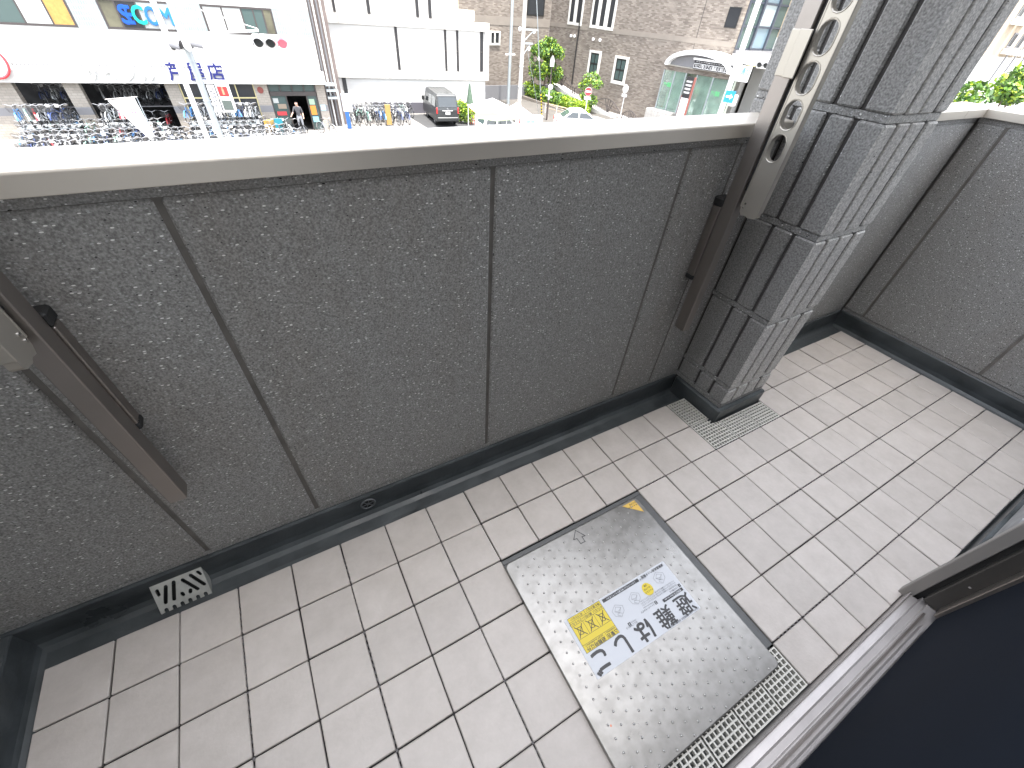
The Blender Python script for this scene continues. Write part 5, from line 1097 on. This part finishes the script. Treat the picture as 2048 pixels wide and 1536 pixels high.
for a_, b_, lb_ in ((-12.9, -10.4, 'steel display rack of bicycles before the left opening'), (-9.3, -7.4, 'steel display rack of bicycles left of the pennant'), (-5.3, -1.5, 'steel display rack of bicycles below the shop window')):
    rk = plane_thing('display_rack', lb_, 'rack', S_.off(-1.15)); MB().bx(a_, b_, -.55, .55, .74, .78).build('shelf', M_STEEL, rk)
    for x_ in (a_+.05, b_-.05):
        for y_ in (-.5, .5): MB().tube((x_, y_, 0), (x_, y_, .74), .025, 6).build('leg', M_STEEL, rk)
    sx_ = a_+.2
    while sx_ < b_-.1:
        k = rnd.choices(range(7), (5, 3, 5, 3, 1, 2, 3))[0]; put_bike(k, S_.W(sx_, -1.15, ZG+.782), S_.a+R(-90)+rnd.uniform(-.35, .35), cols[k][0]+' bicycle raised on the display rack'+zone(sx_), 'bicycles packed before the shop'); sx_ += .34
bikes_row(S_, -12.9, -1.2, -.55, .40, 'bicycle against the shop front', 'bicycles packed before the shop', skip=((-6.6, -5.6),))
bikes_row(S_, -12.6, -.9, -1.75, .37, 'bicycle in the second row', 'bicycles packed before the shop', skip=((-6.5, -5.4),), ang=12)
bikes_row(S_, -12.3, -.2, -2.95, .36, 'bicycle in the third row', 'bicycles packed before the shop', ang=-10)
rk = plane_thing('bicycle_rack', 'dark two-tier bicycle rack in the dim interior of the shop', 'rack', S_.off(2.4))
for a_, b_ in ((-12.4, -10.6), (-9.8, -6.0)):
    MB().bx(a_, b_, -.7, .7, 1.12, 1.17).build('shelf', M_GREYM, rk)
    for x_ in (a_+.05, b_-.05): MB().bx(x_-.03, x_+.03, -.03, .03, 0, 1.12).build('post', M_GREYM, rk)
def upper(pl, s0, s1, n, step):
    s = s0
    while s < s1:
        k = rnd.choices(range(7), (2, 2, 5, 1, 1, 0, 4))[0]; put_bike(k, pl.W(s, n, ZG+1.172), pl.a+R(-90)+rnd.uniform(-.3, .3), cols[k][0]+' bicycle on the upper rack inside the shop', 'bicycles inside the shop'); s += step
upper(S_, -12.2, -10.8, 2.4, .45); upper(S_, -9.6, -6.2, 2.4, .42)
bikes_row(S_, -12.2, -6.2, 1.5, .55, 'bicycle inside the dim shop', 'bicycles inside the shop', skip=((-10.6, -9.8),), weights=(1, 1, 5, 1, 1, 0, 4))
bikes_row(S_, -4.9, -1.6, 1.2, .55, 'bicycle behind the shop window', 'bicycles inside the shop', weights=(1, 2, 5, 1, 1, 0, 3))
bikes_row(S_, -12.1, .4, -4.1, .36, 'bicycle in the fourth row', 'bicycles packed before the shop', ang=8)
bikes_row(S_, -11.8, .6, -5.2, .38, 'bicycle in the row just above the coping', 'bicycles packed before the shop', ang=-6)
bikes_row(S_, -.9, 2.6, -1.5, .6, 'bicycle lined up', 'bicycles by the entrance', ang=35, skip=((.5, 1.6),))
bikes_row(W_P, -5.7, -1.0, -1.2, .36, 'bicycle in the crowded rack against the office block', 'bicycles before the office block', ang=8, weights=(4, 2, 6, 1, 1, 1, 4))
bikes_row(W_P, -5.8, -1.4, -3.7, .4, 'bicycle in the third row before the office block', 'bicycles before the office block', ang=12, weights=(4, 2, 6, 1, 1, 1, 4))
bikes_row(W_P, -5.6, -1.6, -2.5, .38, 'bicycle in the outer row before the office block', 'bicycles before the office block', ang=-14, weights=(4, 2, 6, 1, 1, 1, 4))
# shop props
def board(label, u, v, y, w_, h, m, rz=0, cat='sign board', legs=True):
    p = at_dist(u, v, y); t = thing('sign_board', label, cat, (p.x, p.y, ZG), rz); MB().cbx(-w_/2, w_/2, -.02, .02, .08, h, .01).build('panel', m, t)
    for s in (-1, 1): MB().tube((s*w_*.4, .02, h*.9), (s*w_*.4, .35, 0), .015, 5).build('leg', M_GREYM, t)
    return t
board('orange and white sign board standing among the bicycles by the office block', 778, 240, 34.3, .38, 1.3, mat('amber_board', (.33, .2, .06), .5), R(-10)); board('yellow notice board at the shop entrance', 542, 258, 32.6, .6, .95, mat('yellow_board', (.4, .25, .05), .5)); board('turquoise notice board at the shop entrance', 560, 255, 32.6, .5, 1.0, mat('turquoise_board', (.02, .2, .25), .5), R(12))
p = at_dist(700, 240, 34.0); t = thing('vending_banner', 'white and blue banner panel beside the alley', 'banner', (p.x, p.y, ZG), R(-8)); MB().bx(-.3, .3, -.03, .03, 1.0, 2.0).build('white_panel', mat('bluish_white_cloth', (.4, .45, .5), .7), t); MB().bx(-.24, .02, -.03, .03, .03, .999).build('blue_panel', mat('strong_blue', (.02, .09, .3), .6), t); MB().tube((-.42, 0, 0), (-.42, 0, 2.2), .02, 6).build('pole', M_STEEL, t)
p = at_dist(268, 245, 30.3); t = thing('pennant_banner', 'white pennant banner tapering to a point among the bicycles', 'banner', (p.x, p.y, ZG), R(-4))
mb = MB(); mb.prism([(-.62, 2.35), (.5, 2.45), (.62, .4), (.55, .3)], 'y', -.012, .012); mb.build('cloth', mat('banner_cloth', (.78, .77, .76), .8), t); MB().tube((-.7, 0, 2.4), (.65, 0, 2.5), .018, 5).build('top_rod', M_STONEW, t); MB().tube((.6, .03, 0), (.6, .03, 2.5), .02, 6).build('pole', M_STEEL, t)
for z in (1.85, 1.98): sign_text(t, '自転車安全整備店', -.42, .42, ZG+z-.05, ZG+z+.05, -.02, mat('plum_print', (.25, .12, .2), .6), .01, .001)
# tents and clutter beside the van
def canopy_pts(w_, d_, h, rise): return [(-w_/2, -d_/2, h), (w_/2, -d_/2, h), (w_/2, d_/2, h), (-w_/2, d_/2, h), (0, 0, h+rise)]
q = on(985, 200, 2, ZG+2.6); t = thing('market_canopy', 'white canopy tent with green lining beside the van', 'canopy', (q.x, q.y, ZG), R(-12)); mb = MB()
mb._add(canopy_pts(2.7, 2.2, 2.15, .55), [(0, 1, 4), (1, 2, 4), (2, 3, 4), (3, 0, 4)]); mb.build('roof', mat('white_canvas', (.78, .78, .76), .8), t)
mb = MB(); mb._add([(-1.35, -1.1, 2.149), (1.35, -1.1, 2.149), (1.35, -1.08, 1.8), (0, -1.12, 1.7), (-1.35, -1.08, 1.85)], [(0, 1, 2, 3, 4)]); mb.build('valance', mat('sage_canvas', (.35, .42, .26), .8), t)
for x in (-1.3, 1.3):
    for y in (-1.05, 1.05): MB().tube((x, y, 0), (x, y, 2.2), .03, 6).build('leg', M_WPAINT, t)
q = on(1033, 206, 2, ZG+2.35); t = thing('parasol', 'pale grey umbrella behind the small white car', 'umbrella', (q.x, q.y, ZG)); mb = MB(); n = 8; P_ = [(1.15*math.cos(k*2*math.pi/n), 1.15*math.sin(k*2*math.pi/n), 1.75) for k in range(n)]
mb._add(P_+[(0, 0, 2.35)], [(k, (k+1) % n, n) for k in range(n)]); mb.build('cloth', mat('grey_white_cloth', (.72, .71, .74), .8), t); MB().tube((0, 0, 0), (0, 0, 2.4), .03, 6).build('pole', M_WPAINT, t)
for k in range(n): MB().tube((0, 0, 2.32), (P_[k][0]*.99, P_[k][1]*.99, 1.74), .012, 4).build('rib', M_WPAINT, t)
q = on(1064, 232, 2, ZG+1.3); t = thing('advertising_box', 'white box with blue lettering standing by the guy wires', 'sign', (q.x, q.y, ZG), R(-15)); MB().cbx(-.75, .75, -.3, .3, 0, 1.35, .04).build('box', M_WPAINT, t); sign_text(t, '営業中', -.5, .5, ZG+.75, ZG+1.1, -.305, mat('blue_print', (.1, .35, .6), .5), .02, .003)
q = at_dist(1042, 243, 33); t = thing('traffic_cone', 'red cone between the white car and the sign box', 'cone', (q.x, q.y, ZG)); MB().tube((0, 0, .03), (0, 0, .7), .16, 10, .03).build('cone', M_RED, t); MB().bx(-.2, .2, -.2, .2, 0, .03).build('base', M_RED, t)
q = at_dist(955, 245, 33.6); t = thing('red_fence', 'red lattice fence panel beside the yellow-green shrubs', 'fence', (q.x, q.y, ZG), R(-8))
for k in range(8): MB().bx(-.6+k*.16, -.56+k*.16, -.02, .02, .02, 1.1).build('picket', mat('red_paint', (.5, .08, .05), .5), t)
for z in (.2, 1.0): MB().bx(-.62, .6, .021, .05, z, z+.05).build('rail', MATS['red_paint'], t)
q = at_dist(940, 246, 35.0); t = thing('closed_parasol', 'closed dark green parasol standing against the white wall', 'umbrella', (q.x, q.y, ZG)); MB().tube((0, 0, .9), (0, 0, 2.35), .32, 10, .05).build('cloth', mat('dark_green_cloth', (.07, .11, .075), .8, var=.3, vscale=6), t); MB().tube((0, 0, 0), (0, 0, 2.45), .03, 6).build('pole', M_STEEL, t)
for k, (u, y, h) in enumerate(((921, 34.2, 1.5), (931, 34.0, 1.3), (940, 33.8, 1.15))):
    q = at_dist(u, 246, y); t = thing('shrub', ('tallest yellow-green shrub right beside the van', 'middle yellow-green shrub between van and red fence', 'smallest yellow-green shrub next to the red fence')[k], 'shrub', (q.x, q.y, ZG), 0, 'shrubs beside the van')
    mb = MB(); leaves(mb, (0, 0, h*.55), (.42, .4, h*.5), 420, .1, 0, (0, 1, 1), rnd); mb.build('foliage', [M_LEAF, M_LEAFY], t); MB().tube((0, 0, 0), (0, 0, h*.7), .03, 5).build('stem', M_BARK, t)
MBx = MB(); mb = MBx; c0 = gpt(905, 246)

# ================================================================== PEOPLE
def person(label, loc, rz, J, E_, RAD, seg_mat, mats, H_head):
    me = bpy.data.meshes.new('skeleton'); names = list(J); me.from_pydata([J[n] for n in names], [(names.index(a), names.index(b)) for a, b in E_], [])
    ob = bpy.data.objects.new('tmp', me); COL.objects.link(ob); sk = ob.modifiers.new('skin', 'SKIN')
    for i, n in enumerate(names): r_ = RAD[n]; me.skin_vertices[0].data[i].radius = r_ if isinstance(r_, tuple) else (r_, r_)
    me.skin_vertices[0].data[names.index('pelvis')].use_root = True
    sub = ob.modifiers.new('sub', 'SUBSURF'); sub.levels = 2; sub.render_levels = 2
    dg = bpy.context.evaluated_depsgraph_get(); m2 = bpy.data.meshes.new_from_object(ob.evaluated_get(dg)); bpy.data.objects.remove(ob, do_unlink=True)
    m2.materials.clear(); [m2.materials.append(m) for m in mats]
    segs = [(Vector(J[a]), Vector(J[b]), seg_mat.get((a, b), 0)) for a, b in E_]
    for p in m2.polygons:
        c = p.center; best = (1e9, 0)
        for a, b, mi in segs:
            d = b-a; f = max(0, min(1, (c-a).dot(d)/d.length_squared)); e = (c-(a+d*f)).length
            if e < best[0]: best = (e, mi)
        mi = best[1]
        if c.z > H_head[0]: mi = 3 if (c.z > H_head[1] or c.y > H_head[2]) else 2
        p.material_index = mi; p.use_smooth = True
    t = thing('person', label, 'person', loc, rz); o = mkobj('body', m2, t); return t, o
M_SKIN = mat('skin', (.50, .32, .24), .6); M_HAIR = mat('dark_hair', (.02, .017, .015), .7); M_SHOE = mat('dark_shoe', (.03, .03, .03), .6)
RAD = dict(pelvis=(.15, .11), waist=(.14, .10), chest=(.17, .115), neck=.055, headb=.085, headm=.10, headt=.075, ls=.07, le=.045, lw=.032, lh=.035, rs=.07, re=.045, rw=.032, rh=.035, lhip=.09, lk=.065, la=.042, lt=.04, rhip=.09, rk=.065, ra=.042, rt=.04)
E_ = [('pelvis', 'waist'), ('waist', 'chest'), ('chest', 'neck'), ('neck', 'headb'), ('headb', 'headm'), ('headm', 'headt'), ('chest', 'ls'), ('ls', 'le'), ('le', 'lw'), ('lw', 'lh'), ('chest', 'rs'), ('rs', 're'), ('re', 'rw'), ('rw', 'rh'), ('pelvis', 'lhip'), ('lhip', 'lk'), ('lk', 'la'), ('la', 'lt'), ('pelvis', 'rhip'), ('rhip', 'rk'), ('rk', 'ra'), ('ra', 'rt')]
SM = {('pelvis', 'lhip'): 1, ('lhip', 'lk'): 1, ('lk', 'la'): 1, ('pelvis', 'rhip'): 1, ('rhip', 'rk'): 1, ('rk', 'ra'): 1, ('la', 'lt'): 3, ('ra', 'rt'): 3, ('le', 'lw'): 2, ('lw', 'lh'): 2, ('re', 'rw'): 2, ('rw', 'rh'): 2, ('chest', 'neck'): 0, ('neck', 'headb'): 2}
JA = dict(pelvis=(0, 0, .95), waist=(0, .01, 1.1), chest=(0, .0, 1.32), neck=(0, .0, 1.48), headb=(0, -.01, 1.54), headm=(0, -.02, 1.62), headt=(0, -.01, 1.70), ls=(.19, 0, 1.40), le=(.26, -.02, 1.13), lw=(.27, -.10, .90), lh=(.27, -.13, .82), rs=(-.19, 0, 1.40), re=(-.30, -.08, 1.16), rw=(-.42, -.18, .98), rh=(-.47, -.22, .93), lhip=(.1, 0, .88), lk=(.11, -.02, .48), la=(.12, .02, .08), lt=(.13, -.13, .04), rhip=(-.1, 0, .88), rk=(-.12, -.02, .48), ra=(-.13, .04, .08), rt=(-.14, -.11, .04))
q = at_dist(606, 262, 33.3); t, body = person('person in dark T-shirt and grey trousers standing at the shop entrance', (q.x, q.y, ZG), R(-20), JA, E_, RAD, SM, [mat('charcoal_shirt', (.05, .05, .055), .8), mat('grey_trousers', (.22, .23, .25), .8), M_SKIN, M_HAIR], (1.535, 1.66, .055))
JB = dict(pelvis=(0, .25, .85), waist=(0, .12, .98), chest=(0, -.12, 1.12), neck=(0, -.30, 1.18), headb=(0, -.36, 1.19), headm=(0, -.42, 1.21), headt=(0, -.46, 1.27), ls=(.19, -.16, 1.14), le=(.24, -.28, .9), lw=(.14, -.5, .8), lh=(.12, -.57, .77), rs=(-.19, -.16, 1.14), re=(-.25, -.25, .88), rw=(-.16, -.46, .72), rh=(-.13, -.53, .69), lhip=(.1, .24, .80), lk=(.13, .08, .45), la=(.13, .2, .08), lt=(.14, .05, .04), rhip=(-.1, .24, .80), rk=(-.14, .02, .44), ra=(-.13, .2, .08), rt=(-.14, .05, .04))
q = at_dist(288, 262, 32.2); t, body = person('person in navy shirt and shorts bending over a bicycle before the open shop front', (q.x, q.y, ZG), R(60), JB, E_, RAD, {**SM, ('lk', 'la'): 2, ('rk', 'ra'): 2}, [mat('navy_shirt', (.02, .022, .04), .8), mat('navy_shorts', (.03, .04, .09), .8), M_SKIN, M_HAIR], (1.19, 1.2, -9))
